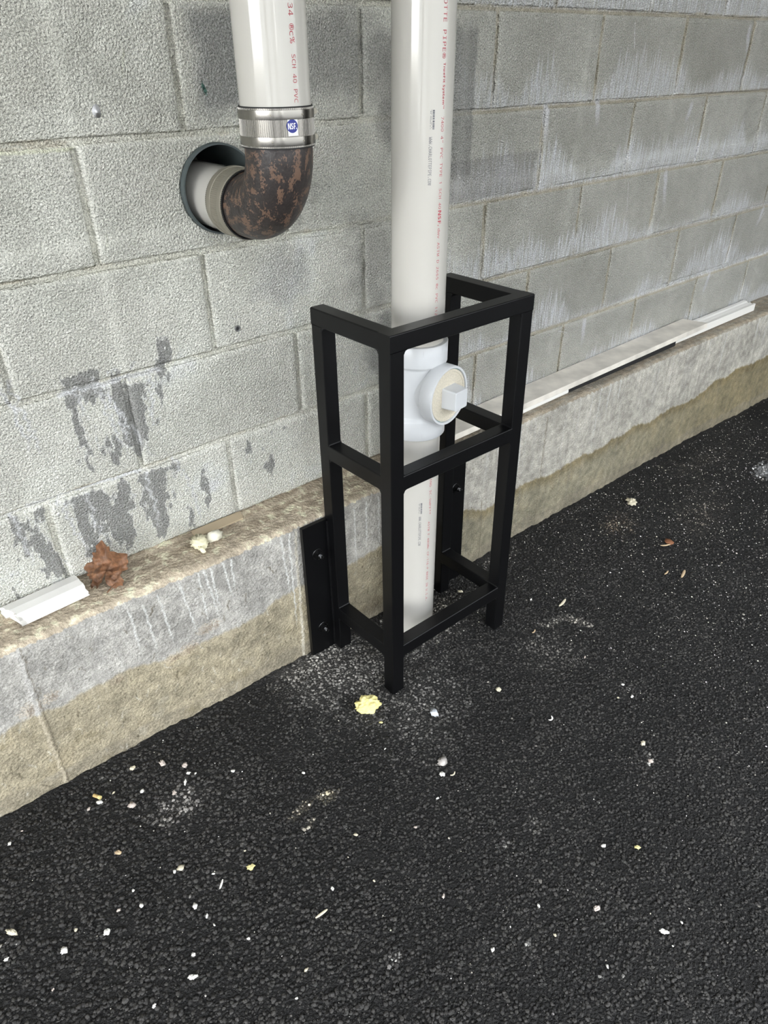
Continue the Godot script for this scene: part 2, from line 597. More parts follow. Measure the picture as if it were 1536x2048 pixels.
	cv.stroke(Vector2(-0.33, 0.402), Vector2(-0.12, 0.401), 0.007, c8(250, 250, 250), 0.8, 0.004, 0.05)
	cv.stroke(Vector2(-0.34, 0.805), Vector2(-0.20, 0.803), 0.006, c8(250, 250, 221), 0.8, 0.002, 0.05)
	# brush scratches
	for k in 420:
		var x := rng.randf_range(0.60, 2.4)
		var y := rng.randf_range(0.3, 1.1)
		if rng.randf() < 0.35: x = rng.randf_range(0.72, 1.05)
		var a := rng.randf_range(-1.1, -0.75) if rng.randf() < 0.75 else rng.randf_range(0.6, 1.2)
		var l := rng.randf_range(0.006, 0.035)
		cv.stroke(Vector2(x, y), Vector2(x + cos(a) * l, y + sin(a) * l), 0.0018, c8(250, 250, 243), rng.randf_range(0.25, 0.7), 0.001, 0.2)
	for k in 160:
		var x := rng.randf_range(-0.55, 0.5)
		var y := rng.randf_range(0.05, 1.05)
		var a := rng.randf_range(-1.2, -0.4)
		var l := rng.randf_range(0.01, 0.05)
		cv.stroke(Vector2(x, y), Vector2(x + cos(a) * l, y + sin(a) * l), 0.002, c8(250, 250, 243), rng.randf_range(0.15, 0.45), 0.002, 0.2)
	# long lime runs on the far courses
	for d in [[1.66, 0.60, 1.69, 0.49], [1.74, 0.79, 1.72, 0.73], [2.0, 0.99, 2.02, 0.90], [1.02, 0.815, 1.03, 0.72], [1.24, 0.82, 1.25, 0.75], [2.12, 0.20, 2.1, 0.12], [1.33, 0.19, 1.33, 0.1], [2.45, 0.4, 2.42, 0.33]]:
		cv.stroke(Vector2(d[0], d[1]), Vector2(d[2], d[3]), 0.020, c8(246, 246, 248), 0.4, 0.006, 0.7)
	# small marks: white paint, a dab of green, two white scratches
	cv.blot(-0.154, 0.855, 0.0058, 0.0085, c8(250, 250, 250), 1.0, 0.15, 0.15, 0.2)
	cv.blot(0.049, 0.881, 0.0035, 0.012, c8(52, 96, 84), 0.8, 0.4, 0.3, 0.3, 200.0)
	cv.stroke(Vector2(1.362, 0.995), Vector2(1.374, 0.936), 0.0035, c8(250, 250, 250), 1.6, 0.001, 0.02)
	cv.stroke(Vector2(1.458, 0.590), Vector2(1.474, 0.500), 0.0030, c8(250, 250, 250), 1.3, 0.001, 0.1)
	cv.stroke(Vector2(1.190, 0.185), Vector2(1.245, 0.165), 0.0030, c8(250, 250, 250), 1.2, 0.001, 0.1)
	cv.stroke(Vector2(2.470, 0.382), Vector2(2.441, 0.355), 0.0040, c8(250, 250, 250), 1.5, 0.001, 0.02)
	for d in [[-0.09, 0.94, -0.10, 0.90], [0.0, 0.87, -0.01, 0.835], [0.02, 0.63, 0.06, 0.615], [-0.18, 0.665, -0.179, 0.64], [0.30, 0.44, 0.31, 0.40]]:
		cv.stroke(Vector2(d[0], d[1]), Vector2(d[2], d[3]), 0.004, c8(250, 250, 231), 1.0, 0.004, 0.1)
	return cv

var wall_map: Canvas

func build_wall() -> void:
	wall_map = wall_picture()
	var grain := grey_texture(1024, noise(31, 0.10, 3), 0.70, 1.0, 2.2, noise(32, 0.30, 2), 0.40)
	var relief := grey_texture(1024, noise(33, 0.075, 3), 0.0, 1.0, 1.7, noise(34, 0.22, 2), 0.3)
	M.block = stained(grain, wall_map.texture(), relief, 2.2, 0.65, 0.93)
	M.grain = grain
	M.relief = relief
	# the wall itself: solid core and mortar; the blocks are its parts
	var s := Shape.new()
	var c := HOLE
	s.box(Vector3(-7.0, -0.75, -0.24), Vector3(c.x - 0.0795, 2.76, -0.022))
	s.box(Vector3(c.x + 0.0795, -0.75, -0.24), Vector3(9.0, 2.76, -0.022))
	s.box(Vector3(c.x - 0.0795, -0.75, -0.24), Vector3(c.x + 0.0795, c.y - 0.0795, -0.022))
	s.box(Vector3(-0.3, 0.3, -0.30), Vector3(0.5, 1.2, -0.235))
	s.box(Vector3(c.x - 0.0795, c.y + 0.0795, -0.24), Vector3(c.x + 0.0795, 2.76, -0.022))
	var mn := noise(41, 1.0, 3)
	for k in range(0, 13):
		var cols := 350 if k < 7 else 70
		var pts := PackedVector3Array()
		var tt := PackedVector2Array()
		for r in 7:
			var q := (r - 3) / 3.0
			for i in cols:
				var x := lerpf(-2.3, 4.2, float(i) / (cols - 1))
				var y := bed_y(k, x) + q * 0.0105
				var z := -0.0030 - 0.0012 * smoothstep(0.5, 0.2, x) + 0.0038 * mn.get_noise_2d(x * 9.0, k * 17.0) + 0.0022 * mn.get_noise_2d(x * 60.0, y * 60.0) - 0.002 * (1.0 - q * q)
				pts.append(Vector3(x, y, minf(z, 0.0006)))
				tt.append(wall_map.uv(x, y))
		s.sheet(pts, cols, tt, Vector3.BACK)
	for course in 12:
		for j in range(-6, 11):
			var x0 := joint_x(course, j)
			if x0 < -2.28 or x0 > 4.15: continue
			var pts := PackedVector3Array()
			var tt := PackedVector2Array()
			for r in 15:
				var y := lerpf(bed_y(course, x0), bed_y(course + 1, x0), r / 14.0)
				for i in 7:
					var q := (i - 3) / 3.0
					var x := x0 + q * 0.0098
					var z := -0.0040 - 0.0022 * smoothstep(0.5, 0.2, x) + 0.0034 * mn.get_noise_2d(x0 * 50.0 + course * 7.0, y * 9.0) + 0.0025 * mn.get_noise_2d(x * 70.0, y * 70.0) - 0.0025 * (1.0 - q * q)
					pts.append(Vector3(x, y, minf(z, 0.0004)))
					tt.append(wall_map.uv(x, y))
			s.sheet(pts, 7, tt, Vector3.BACK)
	for i in s.uv.size():
		if s.uv[i] == Vector2.ZERO: s.uv[i] = wall_map.uv(s.v[i].x, s.v[i].y)
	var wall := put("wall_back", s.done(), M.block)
	tag(wall, "grey concrete block wall with lime-stained blocks in running bond", "", "", "structure")
	for course in 12:
		for j in range(-6, 10):
			var xa := joint_x(course, j)
			var xb := joint_x(course, j + 1)
			if xa < -2.3 or xb > 4.25: continue
			if course == 3 and xa < HOLE.x and xb > HOLE.x:
				put("block", holed_block(course, xa, xb), M.block, wall)
			else:
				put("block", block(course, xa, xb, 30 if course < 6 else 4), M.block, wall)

func block_point(course: int, xa: float, xb: float, x: float, y: float, depth_side: bool, off: Vector3) -> Vector3:
	var ya := bed_y(course, x)
	var yb := bed_y(course + 1, x)
	var d := minf(minf(x - xa, xb - x), minf(y - ya, yb - y)) - 0.0042 - 0.0016 * edge_n.get_noise_2d(x * 55.0, y * 55.0)
	var k := clampf(1.0 - d / 0.007, 0.0, 1.0)
	var z := -0.0045 * k * k + 0.0016 * edge_n.get_noise_2d(x * 14.0, y * 14.0 + 9.0) + off.z + off.x * (x - xa) + off.y * (y - ya)
	return Vector3(x, y, -0.03 if depth_side else z)

func block_set(course: int, xa: float) -> Vector3:
	var r := RandomNumberGenerator.new()
	r.seed = int(xa * 1000.0) + course * 7919
	return Vector3(r.randf_range(-0.004, 0.004), r.randf_range(-0.007, 0.007), r.randf_range(-0.0010, 0.0008))

func block(course: int, xa: float, xb: float, nx: int) -> ArrayMesh:
	var off := block_set(course, xa)
	var ny := maxi(nx / 2, 3)
	var us := PackedFloat32Array([0.0, 0.0])
	var vs := PackedFloat32Array([0.0, 0.0])
	for i in range(1, nx): us.append(pow(float(i) / nx * 2.0, 1.6) / 2.0 if i * 2 <= nx else 1.0 - pow((1.0 - float(i) / nx) * 2.0, 1.6) / 2.0)
	for i in range(1, ny): vs.append(pow(float(i) / ny * 2.0, 1.6) / 2.0 if i * 2 <= ny else 1.0 - pow((1.0 - float(i) / ny) * 2.0, 1.6) / 2.0)
	us.append_array([1.0, 1.0]); vs.append_array([1.0, 1.0])
	var pts := PackedVector3Array()
	var tt := PackedVector2Array()
	for r in vs.size():
		for i in us.size():
			var wob := 0.0015 * edge_n.get_noise_2d(us[i] * 40.0 + xa * 90.0, vs[r] * 40.0)
			var x := lerpf(xa + 0.0048 + wob, xb - 0.0048 + wob, us[i])
			var y := lerpf(bed_y(course, x) + 0.0048 + wob, bed_y(course + 1, x) - 0.0048 + wob, vs[r])
			var side := i == 0 or r == 0 or i == us.size() - 1 or r == vs.size() - 1
			pts.append(block_point(course, xa, xb, x, y, side, off))
			tt.append(wall_map.uv(x, y))
	var s := Shape.new()
	s.sheet(pts, us.size(), tt, Vector3.BACK)
	return s.done()

func holed_block(course: int, xa: float, xb: float) -> ArrayMesh:
	var off := block_set(course, xa) * 0.3
	var lo := Vector2(xa + 0.0048, bed_y(course, xa) + 0.0048)
	var hi := Vector2(xb - 0.0048, bed_y(course + 1, xa) - 0.0048)
	var angles: Array[float] = []
	for i in 128: angles.append(TAU * i / 128.0)
	for c in [lo, hi, Vector2(lo.x, hi.y), Vector2(hi.x, lo.y)]:
		angles.append(fposmod((c - HOLE).angle(), TAU))
	angles.sort()
	angles.append(angles[0] + TAU)
	var rings := PackedFloat32Array([-1.0, 0.0, 0.02, 0.05, 0.1, 0.2, 0.35, 0.5, 0.65, 0.8, 0.9, 0.96, 1.0, 2.0])
	var pts := PackedVector3Array()
	var tt := PackedVector2Array()
	for t in rings:
		for a in angles:
			var d := Vector2.from_angle(a)
			var far := 9.0
			if d.x > 1e-6: far = minf(far, (hi.x - HOLE.x) / d.x)
			if d.x < -1e-6: far = minf(far, (lo.x - HOLE.x) / d.x)
			if d.y > 1e-6: far = minf(far, (hi.y - HOLE.y) / d.y)
			if d.y < -1e-6: far = minf(far, (lo.y - HOLE.y) / d.y)
			var p := HOLE + d * lerpf(HOLE_R, far, clampf(t, 0.0, 1.0))
			var q := block_point(course, xa, xb, p.x, p.y, t > 1.5, off)
			if t < 0.0: q.z = -0.05
			pts.append(q)
			tt.append(wall_map.uv(p.x, p.y))
	var s := Shape.new()
	s.sheet(pts, angles.size(), tt, Vector3.BACK)
	return s.done()

# ------------------------------------------------------------------ concrete footing under the wall
var foot_map: Canvas
const FOOT_TOP := 0.16   # how much of the picture is the top of the ledge

func stain_line(x: float) -> float:
	var y := -0.184 - 0.055 * smoothstep(0.45, 0.9, x) + 0.03 * smoothstep(1.9, 2.25, x)
	if x < 0.0: y += 0.012 * sin(x * 9.0)
	return y + edge_n.get_noise_2d(x * 5.0, 300.0) * 0.02 + edge_n.get_noise_2d(x * 40.0, 310.0) * 0.006

func foot_picture() -> Canvas:
	# v runs from the back of the ledge (y = FOOT_TOP) over the edge (y = 0) down the face
	var cv := Canvas.new(2048, 372, -0.95, FOOT_TOP, 540.0)
	cv.rag = noise(12, 1.0, 3)
	var w := cv.w
	var h := cv.h
	var low := noise_bytes(w, h, noise(24, 0.010, 4))
	var mid := noise_bytes(w, h, noise(25, 0.06, 3))
	var st := noise(26, 1.0, 2)
	for py in h:
		var y := cv.y1 - (py + 0.5) / cv.k
		for px in w:
			var x := cv.x0 + (px + 0.5) / cv.k
			var i := py * w + px
			var lo := (low[i] - 128.0) / 128.0
			var mi := (mid[i] - 128.0) / 128.0
			var t := smoothstep(0.1, 0.8, x)
			var c: Color
			if y > 0.006 * st.get_noise_2d(x * 60.0, 4.0) - 0.004:
				c = c8(210, 195, 171).lerp(c8(167, 160, 145), t)
				c = c.lerp(c8(169, 154, 132), clampf(0.4 + 1.2 * st.get_noise_2d(x * 8.0, y * 40.0), 0.0, 0.6) * (1.0 - smoothstep(0.07, 0.0, y) * (1.0 - t)))
				c = c.lerp(c8(231, 227, 197), smoothstep(0.1, 0.5, mi + lo * 0.3) * (1.0 - t) * 0.8)
			else:
				var edge := stain_line(x)
				var upper := c8(184, 181, 173).lerp(c8(193, 189, 177), t)
				var lower := c8(176, 166, 141).lerp(c8(156, 150, 128), t)
				lower = lower.lerp(c8(141, 130, 105), smoothstep(0.1, 0.7, lo) * 0.5)
				lower = lower.lerp(c8(137, 124, 90), smoothstep(1.3, 2.4, x) * 0.5)
				# just under the line the stain is deepest on the far part
				lower = lower.lerp(c8(128, 113, 79), (1.0 - smoothstep(0.0, 0.05, edge - y)) * t * 0.6)
				c = upper.lerp(lower, smoothstep(-0.004, 0.006, edge - y))
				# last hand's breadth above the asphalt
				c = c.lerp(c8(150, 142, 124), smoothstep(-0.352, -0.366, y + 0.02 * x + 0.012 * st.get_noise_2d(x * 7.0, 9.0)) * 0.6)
				# downward streaks, stronger on the far part
				var s := clampf(st.get_noise_2d(x * 70.0, y * 3.0) * 1.5 - 0.15, 0.0, 0.8) * smoothstep(-0.30, -0.08, y) * lerpf(0.35, 0.8, t)
				c = c.lerp(c8(212, 209, 203), s * 0.6)
				var s2 := clampf(st.get_noise_2d(x * 42.0 + 9.0, y * 2.0) * 1.5 - 0.25, 0.0, 0.8) * lerpf(0.15, 0.5, t)
				c = c.lerp(c8(135, 130, 120), s2 * 0.7)
			var v := 1.0 + lo * 0.15 + mi * 0.12 + 0.10 * st.get_noise_2d(x * 22.0, y * 22.0)
			cv.buf[3 * i] = clampi(int(c.r * v * 255.0), 0, 255)
			cv.buf[3 * i + 1] = clampi(int(c.g * v * 255.0), 0, 255)
			cv.buf[3 * i + 2] = clampi(int(c.b * v * 255.0), 0, 255)
	# white runs down the near face
	for d in [[-0.275, -0.02, -0.262, -0.17], [-0.225, -0.015, -0.205, -0.18], [-0.18, -0.01, -0.178, -0.16], [-0.165, -0.012, -0.15, -0.15], [-0.150, -0.01, -0.143, -0.14], [-0.12, -0.01, -0.108, -0.12], [-0.10, -0.01, -0.10, -0.10], [-0.31, -0.03, -0.30, -0.17], [-0.34, -0.03, -0.335, -0.15], [0.03, -0.01, 0.045, -0.2], [0.055, -0.01, 0.05, -0.3], [0.25, -0.02, 0.25, -0.2], [0.29, -0.02, 0.285, -0.16], [0.33, -0.02, 0.33, -0.17]]:
		cv.stroke(Vector2(d[0], d[1]), Vector2(d[2], d[3]), 0.0045, c8(236, 236, 230), 1.2, 0.004, 0.35)
	for k in 26:
		var x := rng.randf_range(0.7, 2.6)
		cv.stroke(Vector2(x, -0.005), Vector2(x + rng.randf_range(-0.01, 0.01), -rng.randf_range(0.08, 0.26)), rng.randf_range(0.004, 0.009), c8(214, 213, 207), rng.randf_range(0.35, 0.8), 0.008, 0.4)
	# chipped, sandy patches along the stain line
	for d in [[-0.18, -0.165, 0.035, 0.018], [-0.235, -0.195, 0.030, 0.014], [-0.275, -0.200, 0.022, 0.012], [-0.40, -0.186, 0.018, 0.013], [-0.57, -0.155, 0.03, 0.02], [-0.53, -0.15, 0.02, 0.016]]:
		cv.blot(d[0], d[1], d[2], d[3], c8(216, 201, 179), 0.8, 0.5, 0.3, 0.15, 90.0, 1.4)
		cv.blot(d[0] + 0.008, d[1] - 0.004, d[2] * 0.6, d[3] * 0.6, c8(120, 105, 90), 0.7, 0.6, 0.3, 0.15, 90.0, 1.4)
	# scrapes and trowel arcs
	for k in 240:
		var x := rng.randf_range(-0.75, 0.6)
		var y := rng.randf_range(-0.40, -0.02)
		var l := rng.randf_range(0.006, 0.03)
		var an := rng.randf_range(-2.2, -0.9)
		var pale := rng.randf() < 0.55
		cv.stroke(Vector2(x, y), Vector2(x + cos(an) * l, y + sin(an) * l), rng.randf_range(0.0018, 0.0034), c8(226, 222, 210) if pale else c8(96, 88, 72), rng.randf_range(0.5, 1.1), 0.006, 0.2)
	for k in 60:
		cv.blot(rng.randf_range(-0.75, 0.7), rng.randf_range(-0.40, -0.19), rng.randf_range(0.008, 0.03), rng.randf_range(0.006, 0.02), c8(132, 122, 96) if k % 2 else c8(196, 190, 172), rng.randf_range(0.15, 0.4), 0.7, 0.6, 0.0, 50.0)
	# air holes
	for k in 90:
		var x := rng.randf_range(-0.7, 0.9)
		var y := rng.randf_range(-0.38, -0.03)
		var r := rng.randf_range(0.001, 0.0024) * (1.6 if rng.randf() < 0.12 else 1.0)
		cv.blot(x, y, r, r * rng.randf_range(0.8, 2.2), c8(94, 86, 71), 0.7, 0.3, 0.4, 0.0, 300.0)
	# form seams
	cv.stroke(Vector2(-0.553, -0.005), Vector2(-0.560, -0.18), 0.010, c8(209, 206, 199), 0.8, 0.004, 0.02)
	cv.stroke(Vector2(-0.560, -0.18), Vector2(-0.556, -0.43), 0.007, c8(206, 195, 171), 0.8, 0.004, 0.02)
	cv.stroke(Vector2(-0.549, -0.005), Vector2(-0.552, -0.43), 0.003, c8(102, 94, 81), 0.8, 0.004, 0.02)
	cv.stroke(Vector2(0.072, -0.01), Vector2(0.062, -0.42), 0.008, c8(219, 212, 194), 0.8, 0.004, 0.02)
	cv.stroke(Vector2(1.032, -0.02), Vector2(1.026, -0.43), 0.004, c8(128, 120, 102), 0.8, 0.003, 0.02)
	cv.stroke(Vector2(0.735, -0.20), Vector2(0.735, -0.43), 0.004, c8(117, 109, 92), 0.8, 0.003, 0.02)
	# a darker blotch by the pipe's foot
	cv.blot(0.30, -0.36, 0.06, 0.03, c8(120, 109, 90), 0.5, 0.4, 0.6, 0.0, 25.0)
	return cv

func build_footing() -> void:
	foot_map = foot_picture()
	var relief := grey_texture(512, noise(35, 0.05, 4), 0.0, 1.0, 1.4, noise(36, 0.25, 2), 0.2)
	M.footing = stained(grey_texture(512, noise(37, 0.10, 3), 0.70, 1.0, 1.8, noise(38, 0.35, 2), 0.5), foot_map.texture(), relief, 3.3, 0.3, 0.92)
	var n := noise(42, 1.0, 3)
	var xs := PackedFloat32Array([-7.0, -4.0, -2.0])
	var x := -1.1
	while x < 2.9:
		xs.append(x)
		x += 0.006 if x < 0.9 else 0.010
	xs.append_array([3.5, 4.5, 6.0, 9.0])
	var down := PackedFloat32Array()
	for i in 12: down.append(-1.0 + i / 11.0)          # along the top: -1 .. 0
	for i in range(1, 42): down.append(i * 0.0125)      # down the face, metres
	var pts := PackedVector3Array()
	var tt := PackedVector2Array()
	for d in down:
		for px in xs:
			var zf := face_z(px)
			var p: Vector3
			var chip := maxf(0.0, n.get_noise_2d(px * 22.0, 60.0)) * 0.006 + maxf(0.0, n.get_noise_2d(px * 70.0, 66.0)) * 0.003
			if d <= 0.0:
				var q := d + 1.0
				var z := lerpf(-0.03, zf - 0.004, q)
				var y := 0.0022 * n.get_noise_2d(px * 14.0, z * 30.0) + 0.0012 * n.get_noise_2d(px * 70.0, z * 70.0)
				var e := clampf(1.0 - (zf - z) / 0.022, 0.0, 1.0)
				y -= e * e * (0.004 + chip)
				y += 0.004 * (1.0 - smoothstep(0.0, 0.03, z))
				p = Vector3(px, y, z)
			else:
				var y := -d - 0.003
				var z := zf + 0.0022 * n.get_noise_2d(px * 6.0, y * 6.0 + 20.0) + 0.0009 * n.get_noise_2d(px * 45.0, y * 45.0)
				z -= clampf(1.0 - d / 0.03, 0.0, 1.0) * chip * 1.2
				# step where the old soil line was
				z += 0.0030 * smoothstep(0.0, 0.012, stain_line(px) - y)
				# form seams stand proud
				var seam := absf(px + 0.556)
				z += 0.005 * clampf(1.0 - seam / 0.007, 0.0, 1.0) * (0.6 + 0.8 * n.get_noise_1d(y * 60.0))
				z += 0.004 * clampf(1.0 - absf(px - 0.068) / 0.007, 0.0, 1.0) * (0.6 + 0.8 * n.get_noise_1d(y * 70.0 + 40.0))
				z += 0.003 * clampf(1.0 - absf(px - 1.03) / 0.008, 0.0, 1.0)
				for c in [Vector4(-0.18, -0.168, 0.032, 0.014), Vector4(-0.24, -0.197, 0.03, 0.012), Vector4(-0.40, -0.188, 0.018, 0.012)]:
					var k := clampf(1.0 - Vector2((px - c.x) / c.z, (y - c.y) / c.w).length(), 0.0, 1.0)
					z -= k * (0.006 + 0.006 * n.get_noise_2d(px * 160.0, y * 160.0))
				p = Vector3(px, y, z)
			pts.append(p)
			tt.append(foot_map.uv(px, (FOOT_TOP - 0.002 - (p.z + 0.03) / (zf + 0.026) * (FOOT_TOP - 0.006)) if d <= 0.0 else -d))
	var s := Shape.new()
	s.sheet(pts, xs.size(), tt, Vector3.BACK)
	tag(put("wall_footing", s.done(), M.footing), "old concrete footing forming a ledge under the block wall", "", "", "structure")

# ------------------------------------------------------------------ asphalt
func floor_picture() -> Canvas:
	# here the picture's y is -z of the world
	var cv := Canvas.new(2048, 800, -1.0, 0.0, 540.0)
	cv.rag = noise(13, 1.0, 3)
	var w := cv.w
	var h := cv.h
	var low := noise_bytes(w, h, noise(27, 0.008, 4))
	var mid := noise_bytes(w, h, noise(28, 0.09, 3))
	for i in w * h:
		var lo := (low[i] - 128.0) / 128.0
		var mi := (mid[i] - 128.0) / 128.0
		var v := 63.0 + lo * 12.0 + mi * 9.0
		cv.buf[3 * i] = clampi(int(v * 1.03), 0, 255)
		cv.buf[3 * i + 1] = clampi(int(v), 0, 255)
		cv.buf[3 * i + 2] = clampi(int(v * 0.95), 0, 255)
	var dust := c8(192, 187, 177)
	# concrete dust round the guard's feet and along the footing
	cv.blot(0.15, -0.29, 0.26, 0.20, c8(170, 167, 160), 1.0, 0.5, 0.9, 0.3, 12.0, 0.6)
	cv.blot(0.08, -0.24, 0.15, 0.13, c8(206, 202, 193), 1.1, 0.5, 0.9, 0.0, 14.0, 0.5)
	cv.blot(0.06, -0.17, 0.15, 0.06, c8(222, 217, 206), 1.2, 0.5, 0.8, 0.0, 20.0, 0.6)
	cv.blot(0.20, -0.47, 0.24, 0.14, c8(150, 147, 141), 1.0, 0.5, 0.9, 0.4, 12.0, 0.8)
	cv.blot(0.45, -0.25, 0.16, 0.09, c8(218, 212, 200), 0.94, 0.6, 0.7, 0.0, 22.0, 1.5)
	cv.blot(0.36, -0.22, 0.10, 0.06, c8(238, 233, 220), 1.02, 0.7, 0.6, 0.0, 40.0, 1.6)
	cv.blot(0.78, -0.17, 0.14, 0.05, dust, 0.85, 0.6, 0.8, 0.0, 20.0, 1.3)
	cv.blot(0.58, -0.55, 0.10, 0.12, dust, 0.59, 0.6, 0.8, 0.5, 14.0, 1.4)
	cv.blot(0.735, -0.52, 0.018, 0.055, c8(228, 220, 205), 1.27, 0.5, 0.6, 0.5, 40.0, 1.2)
	cv.blot(0.67, -0.475, 0.06, 0.022, c8(205, 200, 187), 1.02, 0.6, 0.7, -0.2, 30.0, 1.3)
	cv.blot(-0.40, -0.34, 0.07, 0.06, c8(202, 196, 188), 0.85, 0.5, 0.7, 0.0, 22.0, 1.7)
	cv.blot(-0.145, -0.52, 0.026, 0.022, c8(250, 236, 202), 1.36, 0.5, 0.6, 0.0, 60.0, 1.5)
	cv.blot(-0.20, -0.51, 0.045, 0.014, c8(241, 228, 200), 1.02, 0.6, 0.6, 0.2, 60.0, 1.7)
	cv.blot(-0.215, -0.55, 0.018, 0.012, c8(243, 233, 210), 1.02, 0.6, 0.6, 0.2, 60.0, 1.7)
	cv.blot(0.06, -0.84, 0.02, 0.012, c8(192, 189, 182), 0.85, 0.6, 0.7, 0.2, 60.0, 1.5)
	cv.blot(-0.25, -0.86, 0.022, 0.012, c8(215, 212, 205), 1.02, 0.6, 0.7, 0.5, 60.0, 1.5)
	cv.blot(0.14, -0.85, 0.03, 0.02, c8(154, 150, 143), 0.85, 0.6, 0.7, 0.5, 60.0, 1.5)
	cv.blot(1.25, -0.30, 0.13, 0.07, c8(172, 154, 131), 0.77, 0.6, 0.8, 0.3, 22.0, 1.8)
	cv.blot(1.55, -0.45, 0.25, 0.12, c8(159, 148, 133), 0.59, 0.6, 0.8, 0.3, 14.0, 1.8)
	cv.blot(1.9, -0.25, 0.3, 0.08, c8(151, 143, 131), 0.59, 0.6, 0.8, 0.0, 14.0, 1.8)
	# splashes of white
	cv.blot(2.04, -0.455, 0.085, 0.055, c8(252, 252, 250), 1.0, 0.7, 0.25, 0.0, 40.0)
	cv.blot(0.475, -0.905, 0.011, 0.014, c8(226, 222, 212), 0.9, 0.6, 0.4, 0.3, 120.0, 2.0)
	for d in [[0.455, 0.918, 0.013, 0.006], [0.04, 0.865, 0.010, 0.006], [0.075, 0.875, 0.014, 0.006], [0.0, 1.115, 0.010, 0.008], [-0.02, 1.14, 0.005, 0.004], [0.025, 1.135, 0.004, 0.004], [0.079, 1.160, 0.006, 0.009], [-0.141, 0.626, 0.014, 0.004], [-0.16, 0.60, 0.010, 0.006], [0.086, 0.620, 0.008, 0.005], [-0.603, 0.318, 0.012, 0.004], [-0.57, 0.36, 0.010, 0.006], [-0.47, 0.53, 0.010, 0.007], [-0.498, 0.166, 0.010, 0.005], [-0.12, 0.95, 0.012, 0.007], [-0.06, 1.0, 0.014, 0.010], [0.62, 0.76, 0.012, 0.008], [0.80, 0.72, 0.016, 0.008]]:
		cv.blot(d[0], -d[1], d[2], d[3], c8(222, 220, 212), 0.85, 0.7, 0.4, rng.randf_range(0.0, 3.0), 130.0, 2.5)
	# dark wet patch by the footing at the far end
	cv.blot(2.62, -0.175, 0.20, 0.055, c8(17, 16, 15), 0.95, 0.15, 0.2, 0.0, 12.0)
	cv.blot(2.42, -0.115, 0.3, 0.02, c8(110, 104, 92), 0.6, 0.6, 0.6, 0.0, 30.0, 1.4)
	# light specks
	for k in 2600:
		var x := rng.randf_range(-0.95, 2.7)
		var z := rng.randf_range(0.12, 1.4)
		var far := smoothstep(0.2, 1.2, x)
		if rng.randf() > 0.35 + 0.65 * far: continue
		var r := rng.randf_range(0.0008, 0.0018) * (1.0 + far)
		cv.blot(x, -z, r * rng.randf_range(0.8, 1.6), r, c8(190, 184, 172), rng.randf_range(0.3, 0.9), 0.3, 0.6, rng.randf() * 3.0, 300.0)
	return cv

